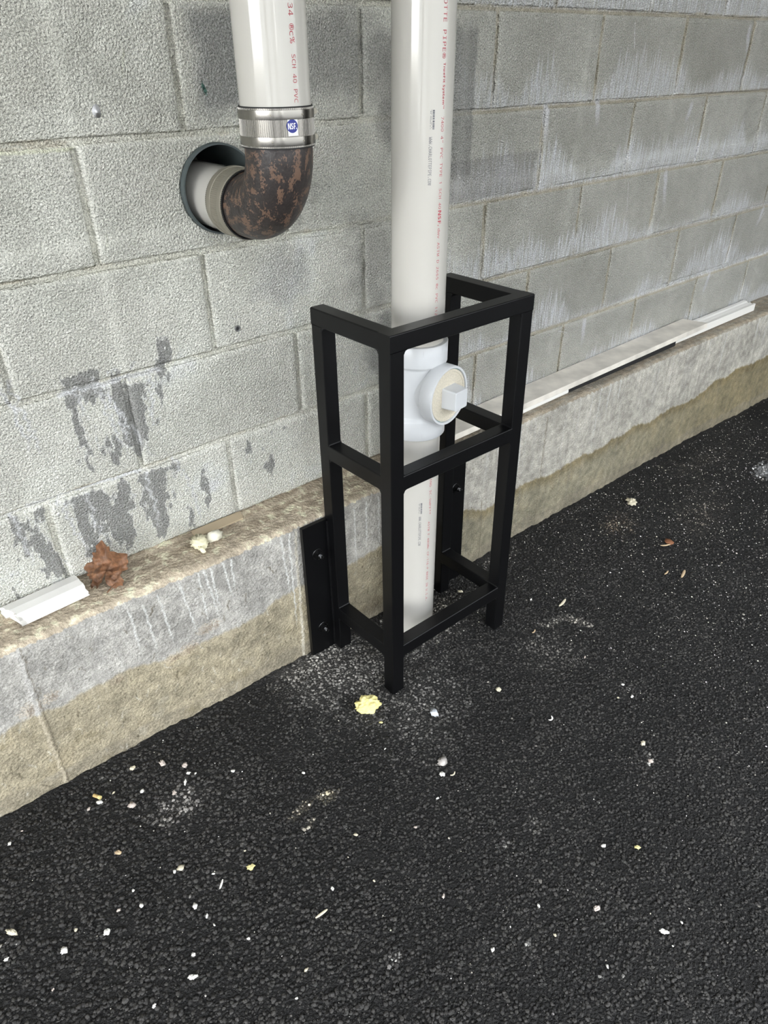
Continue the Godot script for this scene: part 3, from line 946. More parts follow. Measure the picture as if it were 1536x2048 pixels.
func build_floor() -> void:
	var cv := floor_picture()
	var cell := noise(43, 0.048, 1, FastNoiseLite.TYPE_CELLULAR)
	cell.cellular_return_type = FastNoiseLite.RETURN_DISTANCE2_SUB
	var relief := grey_texture(1024, cell, 0.0, 1.0, 1.8, noise(44, 0.14, 3), 0.35)
	M.asphalt = stained(grey_texture(1024, cell, 0.36, 1.0, 1.9, noise(46, 0.22, 2), 0.45), cv.texture(), relief, 2.6, 1.5, 0.75)
	M.asphalt.metallic_specular = 0.42
	var xs := PackedFloat32Array([-40.0, -20.0, -10.0, -7.0, -5.0, -3.5, -2.4, -1.8])
	var x := -1.5
	while x < 1.5:
		xs.append(x); x += 0.005
	while x < 3.2:
		xs.append(x); x += 0.02
	xs.append_array([4.0, 5.0, 7.0, 9.0, 14.0])
	var zs := PackedFloat32Array([0.02, 0.06])
	var z := 0.09
	while z < 1.8:
		zs.append(z); z += 0.0055
	zs.append_array([2.0, 2.2, 3.0, 4.0, 5.5, 8.0, 12.0, 20.0, 40.0])
	var c2 := noise(47, 1.0, 2, FastNoiseLite.TYPE_CELLULAR)
	c2.cellular_return_type = FastNoiseLite.RETURN_DISTANCE
	var n := noise(48, 1.0, 3)
	var pts := PackedVector3Array()
	var tt := PackedVector2Array()
	for pz in zs:
		for px in xs:
			var y := ground(px)
			if px > -1.6 and px < 3.3 and pz < 1.85:
				y += 0.0030 * n.get_noise_2d(px * 5.0, pz * 5.0) + 0.0016 * n.get_noise_2d(px * 30.0, pz * 30.0)
				y -= 0.0022 * (1.0 + c2.get_noise_2d(px * 75.0, pz * 75.0))
				# the edge laid against the footing is a little ragged and raised
				y += 0.006 * (1.0 - smoothstep(0.0, 0.03, pz - face_z(px))) * (0.5 + n.get_noise_1d(px * 25.0))
			pts.append(Vector3(px, y, pz))
			tt.append(cv.uv(px, -pz))
	var s := Shape.new()
	s.sheet(pts, xs.size(), tt, Vector3.UP)
	var fl := put("floor", s.done(), M.asphalt)
	tag(fl, "black new asphalt dusted with pale grit", "", "", "structure")
	# the stones of the asphalt stand out of its surface
	var mm := MultiMesh.new()
	mm.transform_format = MultiMesh.TRANSFORM_3D
	mm.use_colors = true
	mm.mesh = lump(501, Vector3.ONE, 0.9, 1.9, 6, 8)
	var places: Array[Transform3D] = []
	var tints: Array[Color] = []
	while places.size() < 145000:
		var sx := rng.randf_range(-1.4, 2.4)
		var sz := rng.randf_range(0.10, 1.75)
		if sz < face_z(sx) + 0.004 or rng.randf() > 1.0 - 0.75 * smoothstep(0.8, 1.8, sx): continue
		var size := 0.0030 + 0.0056 * pow(rng.randf(), 2.0)
		if sx < -0.2: size *= 1.15
		var y := ground(sx) - 0.0022 + 0.003 * n.get_noise_2d(sx * 5.0, sz * 5.0)
		var b := Basis.from_euler(Vector3(rng.randf_range(-0.4, 0.4), rng.randf() * TAU, rng.randf_range(-0.4, 0.4)))
		places.append(Transform3D(b.scaled_local(Vector3(size, size * rng.randf_range(0.5, 0.8), size * rng.randf_range(0.6, 1.0))), Vector3(sx, y - size * 0.12, sz)))
		var px := clampi(int((sx - cv.x0) * cv.k), 0, cv.w - 1)
		var py := clampi(int((cv.y1 + sz) * cv.k), 0, cv.h - 1)
		var i := (py * cv.w + px) * 3
		var tint := Color(cv.buf[i] / 255.0, cv.buf[i + 1] / 255.0, cv.buf[i + 2] / 255.0).srgb_to_linear() * (rng.randf_range(0.35, 0.95) if cv.buf[i] < 95 else rng.randf_range(0.55, 1.0))
		tint.a = 1.0
		tints.append(tint)
	mm.instance_count = places.size()
	for k in places.size():
		mm.set_instance_transform(k, places[k])
		mm.set_instance_color(k, tints[k])
	var mi := MultiMeshInstance3D.new()
	mi.name = "asphalt_stones"
	mi.multimesh = mm
	var gm := plain(Color.WHITE, 0.62)
	gm.metallic_specular = 0.4
	gm.vertex_color_use_as_albedo = true
	mi.material_override = gm
	fl.add_child(mi)
	mi.set_meta("kind", "stuff")

# ------------------------------------------------------------------ lettering bent round a pipe
# reads downwards; the tops of the letters point to larger angles
func bent_print(text: String, height: float, radius: float, angle: float, top: float, length: float, font_name: String, bold := false) -> ArrayMesh:
	var tm := TextMesh.new()
	var f := SystemFont.new()
	f.font_names = PackedStringArray([font_name])
	if bold: f.font_weight = 700
	tm.font = f
	tm.text = text
	tm.font_size = 32
	tm.pixel_size = 1.0
	tm.depth = 0.0
	tm.curve_step = 4.0
	var arr := tm.get_mesh_arrays()
	var v: PackedVector3Array = arr[Mesh.ARRAY_VERTEX]
	var lo := Vector2(1e9, 1e9)
	var hi := Vector2(-1e9, -1e9)
	for p in v:
		lo = lo.min(Vector2(p.x, p.y)); hi = hi.max(Vector2(p.x, p.y))
	var nn := PackedVector3Array()
	for i in v.size():
		var u := (v[i].x - lo.x) / (hi.x - lo.x) * length
		var a := angle + ((v[i].y - lo.y) / (hi.y - lo.y) - 0.5) * height / radius
		v[i] = Vector3(sin(a) * radius, top - u, cos(a) * radius)
		nn.append(Vector3(sin(a), 0, cos(a)))
	arr[Mesh.ARRAY_VERTEX] = v
	arr[Mesh.ARRAY_NORMAL] = nn
	arr[Mesh.ARRAY_TANGENT] = null
	var m := ArrayMesh.new()
	m.add_surface_from_arrays(Mesh.PRIMITIVE_TRIANGLES, arr)
	return m

# upright lettering bent round a pipe
func bent_upright(text: String, height: float, radius: float, angle: float, mid: float, width: float, font_name: String) -> ArrayMesh:
	var m := bent_print(text, height, radius, 0.0, 0.0, width, font_name, true)
	var arr := m.surface_get_arrays(0)
	var v: PackedVector3Array = arr[Mesh.ARRAY_VERTEX]
	var nn: PackedVector3Array = arr[Mesh.ARRAY_NORMAL]
	for i in v.size():
		var up := atan2(v[i].x, v[i].z) * radius
		var a := angle + (-v[i].y - width / 2) / radius
		v[i] = Vector3(sin(a) * radius, mid + up, cos(a) * radius)
		nn[i] = Vector3(sin(a), 0, cos(a))
	arr[Mesh.ARRAY_VERTEX] = v
	arr[Mesh.ARRAY_NORMAL] = nn
	var out := ArrayMesh.new()
	out.add_surface_from_arrays(Mesh.PRIMITIVE_TRIANGLES, arr)
	return out

# a patch of a cylinder
func bent_patch(radius: float, a0: float, a1: float, y0: float, y1: float) -> ArrayMesh:
	var s := Shape.new()
	s.lathe(PackedVector2Array([Vector2(radius, y0), Vector2(radius, y1)]), 8, Transform3D.IDENTITY, a0, a1)
	return s.done()

func date_code(radius: float, angle: float, top: float, length: float) -> ArrayMesh:
	# a dense bar mark and two rows of dots, too small to read
	var s := Shape.new()
	var r := RandomNumberGenerator.new()
	r.seed = 4
	var y := top
	while y > top - length:
		var l := r.randf_range(0.0008, 0.0022)
		s.lathe(PackedVector2Array([Vector2(radius, y - l), Vector2(radius, y)]), 3, Transform3D.IDENTITY, angle + 0.01, angle + 0.075)
		y -= l + r.randf_range(0.0004, 0.0012)
	y = top
	while y > top - length:
		for row in 2:
			if r.randf() < 0.75:
				var a := angle - 0.025 - row * 0.035
				s.lathe(PackedVector2Array([Vector2(radius, y - 0.0007), Vector2(radius, y)]), 2, Transform3D.IDENTITY, a - 0.012, a + 0.010)
		y -= 0.0016
	return s.done()

# ------------------------------------------------------------------ short vent line that turns into the wall
func ribbed(radius: float, y0: float, y1: float, ribs: int, depth: float, xf: Transform3D) -> Shape:
	var s := Shape.new()
	var pts := PackedVector2Array()
	for k in ribs:
		for q in 4:
			var a: float = TAU * (k + [0.0, 0.38, 0.5, 0.88][q]) / ribs
			var r := radius + (depth if q < 2 else 0.0)
			pts.append(Vector2(sin(a), cos(a)) * r)
	var o := outline_normals(pts)
	# local z of the extrusion becomes the pipe's axis
	s.extrude(o[0], o[1], y0, y1, xf, false)
	return s

func coupling(parent: Node3D, at: Vector3, axis: Vector3, dirty: bool) -> MeshInstance3D:
	# a banded stainless coupling centred on "at"
	var xf := frame_z(at, at + axis, Vector3.UP if absf(axis.y) < 0.5 else Vector3.FORWARD)
	var lath := Transform3D(Basis(xf.basis.x, xf.basis.z, -xf.basis.y), at)
	var steel: Material = M.steel_dull if dirty else M.steel
	var shell := put("coupling_shield", ribbed(0.0595, -0.0275, 0.0275, 110, 0.0007, xf).done(), steel, parent)
	var s := Shape.new()
	s.lathe(PackedVector2Array([Vector2(0.0575, -0.0295), Vector2(0.0592, -0.0295), Vector2(0.0592, 0.0295), Vector2(0.0575, 0.0295)]), 64, lath)
	put("rubber_gasket", s.done(), M.rubber_and_gap_shade, parent)
	for e in [-1.0, 1.0]:
		s = Shape.new()
		var c: float = e * 0.0185
		s.lathe(PackedVector2Array([Vector2(0.0598, c - 0.0068), Vector2(0.0610, c - 0.0064), Vector2(0.0613, c - 0.0035), Vector2(0.0613, c + 0.0035), Vector2(0.0610, c + 0.0064), Vector2(0.0598, c + 0.0068)]), 72, lath)
		var band := put("clamp_band", s.done(), steel, parent)
		# worm screw housing on the wall side of the band
		s = Shape.new()
		var a := 1.45 if axis.y > 0.5 else 2.2
		var p := lath * Vector3(sin(a) * 0.066, c, cos(a) * 0.066)
		var tangent := (lath.basis * Vector3(cos(a), 0, -sin(a))).normalized()
		s.lathe(PackedVector2Array([Vector2(0.0, -0.009), Vector2(0.0045, -0.009), Vector2(0.005, -0.008), Vector2(0.005, 0.006), Vector2(0.0035, 0.0065), Vector2(0.0035, 0.011), Vector2(0.0, 0.011)]), 12, Transform3D(Basis(lath.basis.y.cross(tangent).normalized(), tangent, lath.basis.y) , p))
		put("band_screw", s.done(), M.steel_dull, band)
		# rivets
		for q in [-0.72, 0.15]:
			s = Shape.new()
			var ra: float = q
			var o := lath.basis * Vector3(sin(ra), 0, cos(ra))
			var rp := lath * Vector3(sin(ra) * 0.0612, c, cos(ra) * 0.0612)
			var bx := o.cross(lath.basis.y).normalized()
			s.lathe(PackedVector2Array([Vector2(0.0015, 0.0), Vector2(0.0012, 0.0008), Vector2(0.0, 0.001)]), 8, Transform3D(Basis(bx, o, bx.cross(o)), rp))
			put("rivet", s.done(), M.steel_dull, band)
	return shell

const VENT := Vector3(0.0539, 0.0, 0.2185)
const VENT_Y := 0.701      # axis of the part that runs into the wall

func build_vent() -> void:
	var t := thing("vent_pipe", "white pipe with steel coupling and rusty iron elbow turning into the wall", "pipe", Vector3(VENT.x, VENT_Y, VENT.z))
	var o := t.position
	var R := 0.05715
	var s := Shape.new()
	s.lathe(PackedVector2Array([Vector2(R - 0.006, 0.845 - o.y), Vector2(R, 0.845 - o.y), Vector2(R, 2.75 - o.y)]), 96)
	put("upright_pipe", s.done(), M.pvc, t)
	# elbow: straight, quarter turn, straight
	s = Shape.new()
	var path: Array = []
	var BR := 0.098
	path.append([Vector3(0, 0.138, 0), Vector3(0, -1, 0)])
	for k in 25:
		var a := PI / 2 * k / 24.0
		path.append([Vector3(0, BR - BR * sin(a), -BR + BR * cos(a)), Vector3(0, -cos(a), -sin(a))])
	path.append([Vector3(0, 0, -0.138), Vector3(0, 0, -1)])
	var pts := PackedVector3Array()
	var tt := PackedVector2Array()
	var er := R - 0.0012
	var run := 0.0
	var before: Vector3 = path[0][0]
	for q in path:
		var dir: Vector3 = q[1]
		run += before.distance_to(q[0])
		before = q[0]
		var side := Vector3.RIGHT
		var other := side.cross(dir)
		for k in 65:
			var a := TAU * k / 64.0
			pts.append(q[0] + (side * cos(a) + other * sin(a)) * er)
			tt.append(Vector2(k / 64.0 * 2.0, run / 0.18))
	s.sheet(pts, 65, tt, Vector3(0, 0, 1))
	put("elbow", fix_normals(s, Vector3(0, 0.0, 0)), M.rust, t)
	s = Shape.new()
	s.lathe(PackedVector2Array([Vector2(R, -0.36), Vector2(R, -0.142)]), 72, Transform3D(Basis(Vector3.RIGHT, Vector3.BACK, Vector3.DOWN), Vector3.ZERO))
	put("wall_pipe", s.done(), M.pvc, t)
	var shell := coupling(t, Vector3(0, 0.835 - o.y, 0), Vector3.UP, false)
	coupling(t, Vector3(0, 0, -0.138), Vector3.BACK, true)
	# sticker on the coupling
	var y := 0.8355 - o.y
	var label := put("sticker", bent_patch(0.06045, -0.30, -0.02, y - 0.011, y + 0.0125), M.sticker, shell)
	tag(label, "white sticker with round blue NSF mark")
	s = Shape.new()
	for k in 40:
		var a := TAU * k / 40.0
		var b := TAU * (k + 1) / 40.0
		var f := func(q: float, r: float) -> Vector3:
			var an := -0.175 + cos(q) * r / 0.0606
			return Vector3(sin(an) * 0.0606, y + 0.0025 + sin(q) * r, cos(an) * 0.0606)
		var out := Vector3(sin(-0.175), 0, cos(-0.175))
		for ring in 3:
			s.quad(f.call(a, 0.0095 * ring / 3.0), f.call(b, 0.0095 * ring / 3.0), f.call(b, 0.0095 * (ring + 1) / 3.0), f.call(a, 0.0095 * (ring + 1) / 3.0), out)
	put("blue_disc", s.done(), M.blue, shell)
	put("lettering", bent_upright("NSF.", 0.0085, 0.06085, -0.175, y + 0.0025, 0.0150, "Droid Sans"), M.white_print, shell)
	# red print
	put("red_lettering", bent_print("4-34 \u00aec%", 0.0085, R + 0.0003, 0.02, 1.012 - o.y, 0.066, "Droid Sans Mono"), M.red_ink, t)
	put("red_lettering", bent_print("SCH 40 PVC U", 0.0070, R + 0.0003, 0.025, 0.9325 - o.y, 0.0755, "Droid Sans Mono"), M.red_ink, t)
	# steel sleeve set into the wall
	s = Shape.new()
	s.lathe(PackedVector2Array([Vector2(0.0760, -0.21), Vector2(0.0760, 0.011), Vector2(0.0764, 0.0118), Vector2(0.0793, 0.0118), Vector2(0.0797, 0.011), Vector2(0.0797, -0.21)]), 96, Transform3D(Basis(Vector3.RIGHT, Vector3.BACK, Vector3.DOWN), Vector3.ZERO))
	var sl := put("wall_sleeve", s.done(), M.sleeve)
	sl.position = Vector3(HOLE.x, HOLE.y, 0)
	tag(sl, "round grey steel sleeve in the block wall behind the elbow", "sleeve")
	s = Shape.new()
	s.lathe(PackedVector2Array([Vector2(0.0031, 0.0), Vector2(0.0031, 0.0012), Vector2(0.0022, 0.0016), Vector2(0.0, 0.0018)]), 12, Transform3D(Basis(Vector3.FORWARD, Vector3.RIGHT, Vector3.UP).orthonormalized(), Vector3(-0.0758, 0, -0.008)))
	put("rivet", s.done(), M.steel_dull, sl)

# outward normals for a tube swept by sheet(): point away from the nearest path point
func fix_normals(s: Shape, _c: Vector3) -> ArrayMesh:
	var BR := 0.098
	for i in s.v.size():
		var p := s.v[i]
		var q: Vector3
		if p.y > BR: q = Vector3(0, p.y, 0)
		elif p.z < -BR: q = Vector3(0, 0, p.z)
		else:
			var d := Vector2(p.y - BR, p.z + BR).normalized()
			q = Vector3(0, BR + d.x * BR, -BR + d.y * BR)
		s.n[i] = (p - q).normalized()
	var old := s.idx
	s.idx = PackedInt32Array()
	for k in range(0, old.size(), 3): s.tri_i(old[k], old[k + 1], old[k + 2])
	return s.done()

# ------------------------------------------------------------------ drain with its cleanout
const DRAIN := Vector3(0.364, 0.0, 0.2306)

func build_drain() -> void:
	var gy := ground(DRAIN.x)
	var t := thing("drain_pipe", "tall white drain pipe with cleanout standing inside the black guard", "pipe", Vector3(DRAIN.x, gy, DRAIN.z))
	var R := 0.05715
	var o := gy
	var s := Shape.new()
	s.lathe(PackedVector2Array([Vector2(R, -0.03), Vector2(R, 0.24 - o)]), 96)
	put("lower_pipe", s.done(), M.pvc, t)
	s = Shape.new()
	s.lathe(PackedVector2Array([Vector2(R, 0.37 - o), Vector2(R, 2.75 - o)]), 96)
	put("upper_pipe", s.done(), M.pvc, t)
	# cleanout tee
	s = Shape.new()
	var H := 0.0664
	var B := 0.0605
	s.lathe(PackedVector2Array([Vector2(R - 0.001, 0.1945 - o), Vector2(H - 0.001, 0.1945 - o), Vector2(H, 0.1958 - o), Vector2(H, 0.238 - o), Vector2(H - 0.0008, 0.2405 - o), Vector2(B + 0.0006, 0.2445 - o), Vector2(B, 0.248 - o),
		Vector2(B, 0.357 - o), Vector2(B + 0.0006, 0.3605 - o), Vector2(H - 0.0008, 0.3645 - o), Vector2(H, 0.367 - o), Vector2(H, 0.4100 - o), Vector2(H - 0.001, 0.4113 - o), Vector2(R - 0.001, 0.4113 - o)]), 96)
	var turn := deg_to_rad(8.0)
	var ax := Vector3(sin(turn), 0, cos(turn))
	var bx := Transform3D(Basis(ax.cross(Vector3.UP) * -1.0, ax, Vector3.UP * -1.0), Vector3(0, 0.303 - o, 0))
	if bx.basis.determinant() < 0.0: bx.basis.x = -bx.basis.x
	s.lathe(PackedVector2Array([Vector2(0.050, 0.034), Vector2(0.0545, 0.050), Vector2(0.0605, 0.0565), Vector2(0.0655, 0.0590), Vector2(0.0664, 0.0605), Vector2(0.0664, 0.0905), Vector2(0.0655, 0.0920), Vector2(0.0612, 0.0920), Vector2(0.0606, 0.0905), Vector2(0.0606, 0.0865), Vector2(0.0575, 0.0865)]), 96, bx)
	# moulded ticks on the hubs
	for yy in [0.2015, 0.405]:
		for a in [-0.55, 0.16]:
			var dy := 0.012 if yy > 0.3 else -0.012
			s.lathe(PackedVector2Array([Vector2(H + 0.0005, minf(yy, yy - dy) - o), Vector2(H + 0.0005, maxf(yy, yy - dy) - o)]), 2, Transform3D.IDENTITY, a - 0.008, a + 0.008)
	put("cleanout_tee", s.done(), M.fitting, t)
	# plug with its square boss
	s = Shape.new()
	s.lathe(PackedVector2Array([Vector2(0.0590, 0.080), Vector2(0.0590, 0.0895), Vector2(0.0580, 0.0905), Vector2(0.0535, 0.0905), Vector2(0.0525, 0.0893), Vector2(0.0, 0.0893)]), 72, bx)
	var plug := put("cleanout_plug", s.done(), M.fitting_dusty, t)
	tag(plug, "dusty round plug with raised square boss")
	s = Shape.new()
	var e := [0.0232, 0.0212]
	var z0 := 0.089
	var z1 := 0.124
	var zx := frame_z(bx.origin, bx.origin + ax)
	var rr0 := round_rect(e[0] * 2, e[0] * 2, 0.003)
	var rr1 := round_rect(e[1] * 2, e[1] * 2, 0.003)
	var m: int = rr0[0].size()
	var face := PackedVector2Array()
	for k in m:
		var j := (k + 1) % m
		var p0: Vector2 = rr0[0][k]
		var p1: Vector2 = rr0[0][j]
		var q0: Vector2 = rr1[0][k]
		var q1: Vector2 = rr1[0][j]
		var out: Vector2 = rr0[1][k] + rr0[1][j]
		s.quad(zx * Vector3(p0.x, p0.y, z0), zx * Vector3(p1.x, p1.y, z0), zx * Vector3(q1.x, q1.y, z1), zx * Vector3(q0.x, q0.y, z1), zx.basis * Vector3(out.x, out.y, 0.1))
		s.quad(zx * Vector3(q0.x, q0.y, z1), zx * Vector3(q1.x, q1.y, z1), zx * Vector3(q1.x * 0.95, q1.y * 0.95, z1 + 0.001), zx * Vector3(q0.x * 0.95, q0.y * 0.95, z1 + 0.001), zx.basis * Vector3(out.x, out.y, 2.0))
		s.tri(zx * Vector3(q0.x * 0.95, q0.y * 0.95, z1 + 0.001), zx * Vector3(q1.x * 0.95, q1.y * 0.95, z1 + 0.001), zx * Vector3(0, 0, z1 + 0.001), zx.basis * Vector3(0, 0, 1))
	put("square_boss", s.done(), M.fitting, plug)
	# a line of old blue-green primer round the plug
	s = Shape.new()
	s.lathe(PackedVector2Array([Vector2(0.0606, 0.0868), Vector2(0.0591, 0.0868)]), 60, bx)
	put("primer_ring", s.done(), plain(c8(150, 186, 190), 0.6), t)
	# red print
	var ink := R + 0.0003
	put("red_lettering", bent_print("CHARLOTTE PIPE\u00ae", 0.0075, ink, deg_to_rad(-4.0), 1.050 - o, 0.126, "Droid Sans Mono"), M.red_ink, t)
	put("red_lettering", bent_print("TrueFit System\u2122", 0.0068, ink, deg_to_rad(-2.8), 0.918 - o, 0.070, "Droid Sans", true), M.red_ink, t)
	put("red_lettering", bent_print("7400 4\" PVC TYPE 1 SCH 40", 0.0062, ink, deg_to_rad(-2.6), 0.836 - o, 0.155, "Droid Sans Mono"), M.red_ink, t)
	put("red_lettering", bent_print("NSF.", 0.0080, ink, deg_to_rad(-2.2), 0.6785 - o, 0.028, "Droid Sans", true), M.red_ink, t)
	put("red_lettering", bent_print("dwv ASTM D 2665 \u00aec PVC 112", 0.0062, ink, deg_to_rad(-2.8), 0.646 - o, 0.170, "Droid Sans Mono"), M.red_ink, t)
	put("red_lettering", bent_print("WELL-CASING IC-SWPF**", 0.0062, ink, deg_to_rad(-1.6), 0.150 - o, 0.165, "Droid Sans Mono"), M.red_ink, t)
	put("red_lettering", bent_print("ASTM F 480\u00aec CP-116-P MADE IN U.S.A.", 0.0060, ink, deg_to_rad(-3.5), -0.035 - o, 0.250, "Droid Sans Mono"), M.red_ink, t)
	put("black_lettering", bent_print("WWW.CHARLOTTEPIPE.COM", 0.0062, ink, deg_to_rad(-26.5), 0.8045 - o, 0.080, "Droid Sans Mono"), M.black_ink, t)
	put("black_lettering", bent_print("WWW.CHARLOTTEPIPE.COM", 0.0062, ink, deg_to_rad(-28.5), -0.014 - o, 0.086, "Droid Sans Mono"), M.black_ink, t)
	put("bar_mark", date_code(ink, deg_to_rad(-24.0), 0.847 - o, 0.030), M.black_ink, t)
	put("bar_mark", date_code(ink, deg_to_rad(-28.0), 0.024 - o, 0.030), M.black_ink, t)

# ------------------------------------------------------------------ steel guard
const GX := 0.1543
const GZ := 0.3871

func build_guard() -> void:
	var t := thing("pipe_guard", "black powder-coated square steel guard frame bolted round the white pipe", "guard")
	var b := Basis.from_euler(Vector3(-0.0119, -0.0009, 0.0))
	t.basis = b
	t.position = Vector3(GX, 0, GZ) + b * Vector3(0, -0.408, 0)
	# local frame: x from the left face of the guard, y from the ground, z from its front face (negative towards the wall)
	var w := 0.4054
	var dp := 0.2481
	var q := 0.0356
	var hh := q / 2
	var top := 0.9105
	var rr := round_rect(q, q, 0.0028)
	var floor_at := func(x: float) -> float: return ground(GX + x) + 0.408 - 0.003
	var corners := [Vector2(hh, -hh), Vector2(w - hh, -hh), Vector2(w - hh, -dp + hh), Vector2(hh, -dp + hh)]
	for c in corners:
		var s := Shape.new()
		var y0: float = floor_at.call(c.x)
		s.extrude(rr[0], rr[1], y0, top - q * 0.98, Transform3D(Basis(Vector3.RIGHT, Vector3.FORWARD, Vector3.UP), Vector3(c.x, 0, c.y)))
		put("leg", s.done(), M.guard, t)
	# top rails run over the legs; the front one is mitred into the side ones
	var ytop := top - hh
	for k in 3:
		var y: float = [top - hh, 0.608 - hh, 0.1415 - hh][k]
		var trim: float = 0.0 if k == 0 else q - 0.0025
		var name_: String = ["top_rail", "middle_rail", "bottom_rail"][k]
		var s := Shape.new()
		# front rail
		s.extrude(rr[0], rr[1], trim, w - trim, frame_z(Vector3(0, y, -hh), Vector3(1, y, -hh)))
		put(name_, s.done(), M.guard, t)
		for x in [hh, w - hh]:
			s = Shape.new()
			var z_back: float = -dp if k == 0 else -dp + q - 0.0025
			var z_front: float = -q + 0.0028
			s.extrude(rr[0], rr[1], 0.0, z_front - z_back, frame_z(Vector3(x, y, z_back), Vector3(x, y, 0)))
			put(name_, s.done(), M.guard, t)
		# weld fillets in the inner corners
		for spec in [[q, -hh, 1.0, 0], [w - q, -hh, -1.0, 0], [hh, -q, -1.0, 1], [w - hh, -q, -1.0, 1], [hh, -dp + q, 1.0, 1], [w - hh, -dp + q, 1.0, 1]]:
			for v in [-1.0, 1.0]:
				if k == 0 and v > 0.0: continue
				var f: float = 0.0075 if v < 0.0 else 0.004
				if v > 0.0 and (spec[0] != q or spec[3] != 0): f = 0.0032
				s = Shape.new()
				var out := PackedVector2Array([Vector2(-0.001, -0.001), Vector2(f, -0.001)])
				for i in 7:
					var a := PI / 2 * i / 6.0
					out.append(Vector2(f - f * sin(a), f - f * cos(a)))
				out.append(Vector2(-0.001, f))
				var on := outline_normals(out)
				var ux := Vector3(spec[2], 0, 0) if spec[3] == 0 else Vector3(0, 0, spec[2])
				var uy := Vector3(0, v, 0)
				var uz := ux.cross(uy)
				var at := Vector3(spec[0], y + v * hh, spec[1])
				s.extrude(on[0], on[1], -hh + 0.0012, hh - 0.0012, Transform3D(Basis(ux, uy, uz), at))
				put("weld", s.done(), M.guard, t)
	# mounting plates, welded to the outside of the rear legs
	for side in [-1.0, 1.0]:
		var s := Shape.new()
		var pw := 0.0745
		var x_in: float = 0.0015 if side < 0.0 else w - 0.0015
		var x_out: float = x_in + side * pw
		var y0: float = floor_at.call(x_out) + 0.002
		var y1 := 0.4045
		var pr := round_rect(pw, y1 - y0, 0.0012, 2)
		s.extrude(pr[0], pr[1], -dp, -dp + 0.0105, Transform3D(Basis.IDENTITY, Vector3((x_in + x_out) / 2, (y0 + y1) / 2, 0)))
		var plate := put("mounting_plate", s.done(), M.guard, t)
		# the weld along the leg
		s = Shape.new()
		var pts := PackedVector3Array()
		var tt := PackedVector2Array()
		for r in 90:
			var y := lerpf(y0 + 0.01, y1 - 0.004, r / 89.0)
			var rad := 0.0042 + 0.0005 * sin(r * 2.4)
			for i in 7:
				var a := PI / 2 * i / 6.0
				pts.append(Vector3((0.0 if side < 0 else w) + side * rad * cos(a), y, -dp + 0.0105 + rad * sin(a)))
				tt.append(Vector2.ZERO)
		s.sheet(pts, 7, tt, Vector3(side, 0, 1))
		put("weld", s.done(), M.guard, t)
		for yy in [0.3175, 0.0855]:
			var bx: float = x_in + side * 0.0375
			var xf := Transform3D(Basis(Vector3.RIGHT, Vector3.BACK, Vector3.DOWN), Vector3(bx, yy, -dp + 0.0105))
			s = Shape.new()
			s.lathe(PackedVector2Array([Vector2(0.0, -0.012), Vector2(0.0155, -0.0005), Vector2(0.0155, 0.0018), Vector2(0.0148, 0.0025), Vector2(0.0, 0.0025)]), 36, xf)
			# hexagonal nut
			var hx := PackedVector2Array()
			for i in 6: hx.append(Vector2.from_angle(TAU * i / 6.0 + 0.3) * 0.0108)
			var hn := outline_normals(hx)
			s.extrude(hn[0], hn[1], 0.0025, 0.0112, Transform3D(Basis.IDENTITY, Vector3(bx, yy, -dp + 0.0105)))
			# threaded end
			var prof := PackedVector2Array()
			for i in 6:
				prof.append(Vector2(0.0050, 0.0112 + i * 0.0017))
				prof.append(Vector2(0.0060, 0.0112 + i * 0.0017 + 0.0008))
			prof.append(Vector2(0.0050, 0.0220)); prof.append(Vector2(0.0, 0.0224))
			s.lathe(prof, 20, xf)
			put("anchor_bolt", s.done(), M.bolt, plate)

# ------------------------------------------------------------------ what lies on the ledge
func slab(pts: PackedVector2Array, x0: float, x1: float, y0: float, y1: float, skew0 := 0.0, skew1 := 0.0) -> ArrayMesh:
	# a moulding: outline in (z, y), running along x; y0, y1 lift its two ends; skews cut its ends at a slant
	var s := Shape.new()
	var on := outline_normals(pts)
	var m: int = on[0].size()
	var area := 0.0
	for e in 2:
		for k in m:
			var p: Vector2 = on[0][k]
			var nn: Vector2 = on[1][k]
			s.vert(Vector3((x1 + skew1 * p.x) if e else (x0 + skew0 * p.x), p.y + (y1 if e else y0), p.x), Vector3(0, nn.y, nn.x))
	for k in range(0, m, 2):
		s.tri_i(k, k + 1, m + k + 1)
		s.tri_i(k, m + k + 1, m + k)
	for e in 2:
		var order := Geometry2D.triangulate_polygon(pts)
		var b0 := s.v.size()
		for p in pts: s.vert(Vector3((x1 + skew1 * p.x) if e else (x0 + skew0 * p.x), p.y + (y1 if e else y0), p.x), Vector3(1.0 if e else -1.0, 0, 0))
		for k in range(0, order.size(), 3): s.tri_i(b0 + order[k], b0 + order[k + 1], b0 + order[k + 2])
	return s.done()

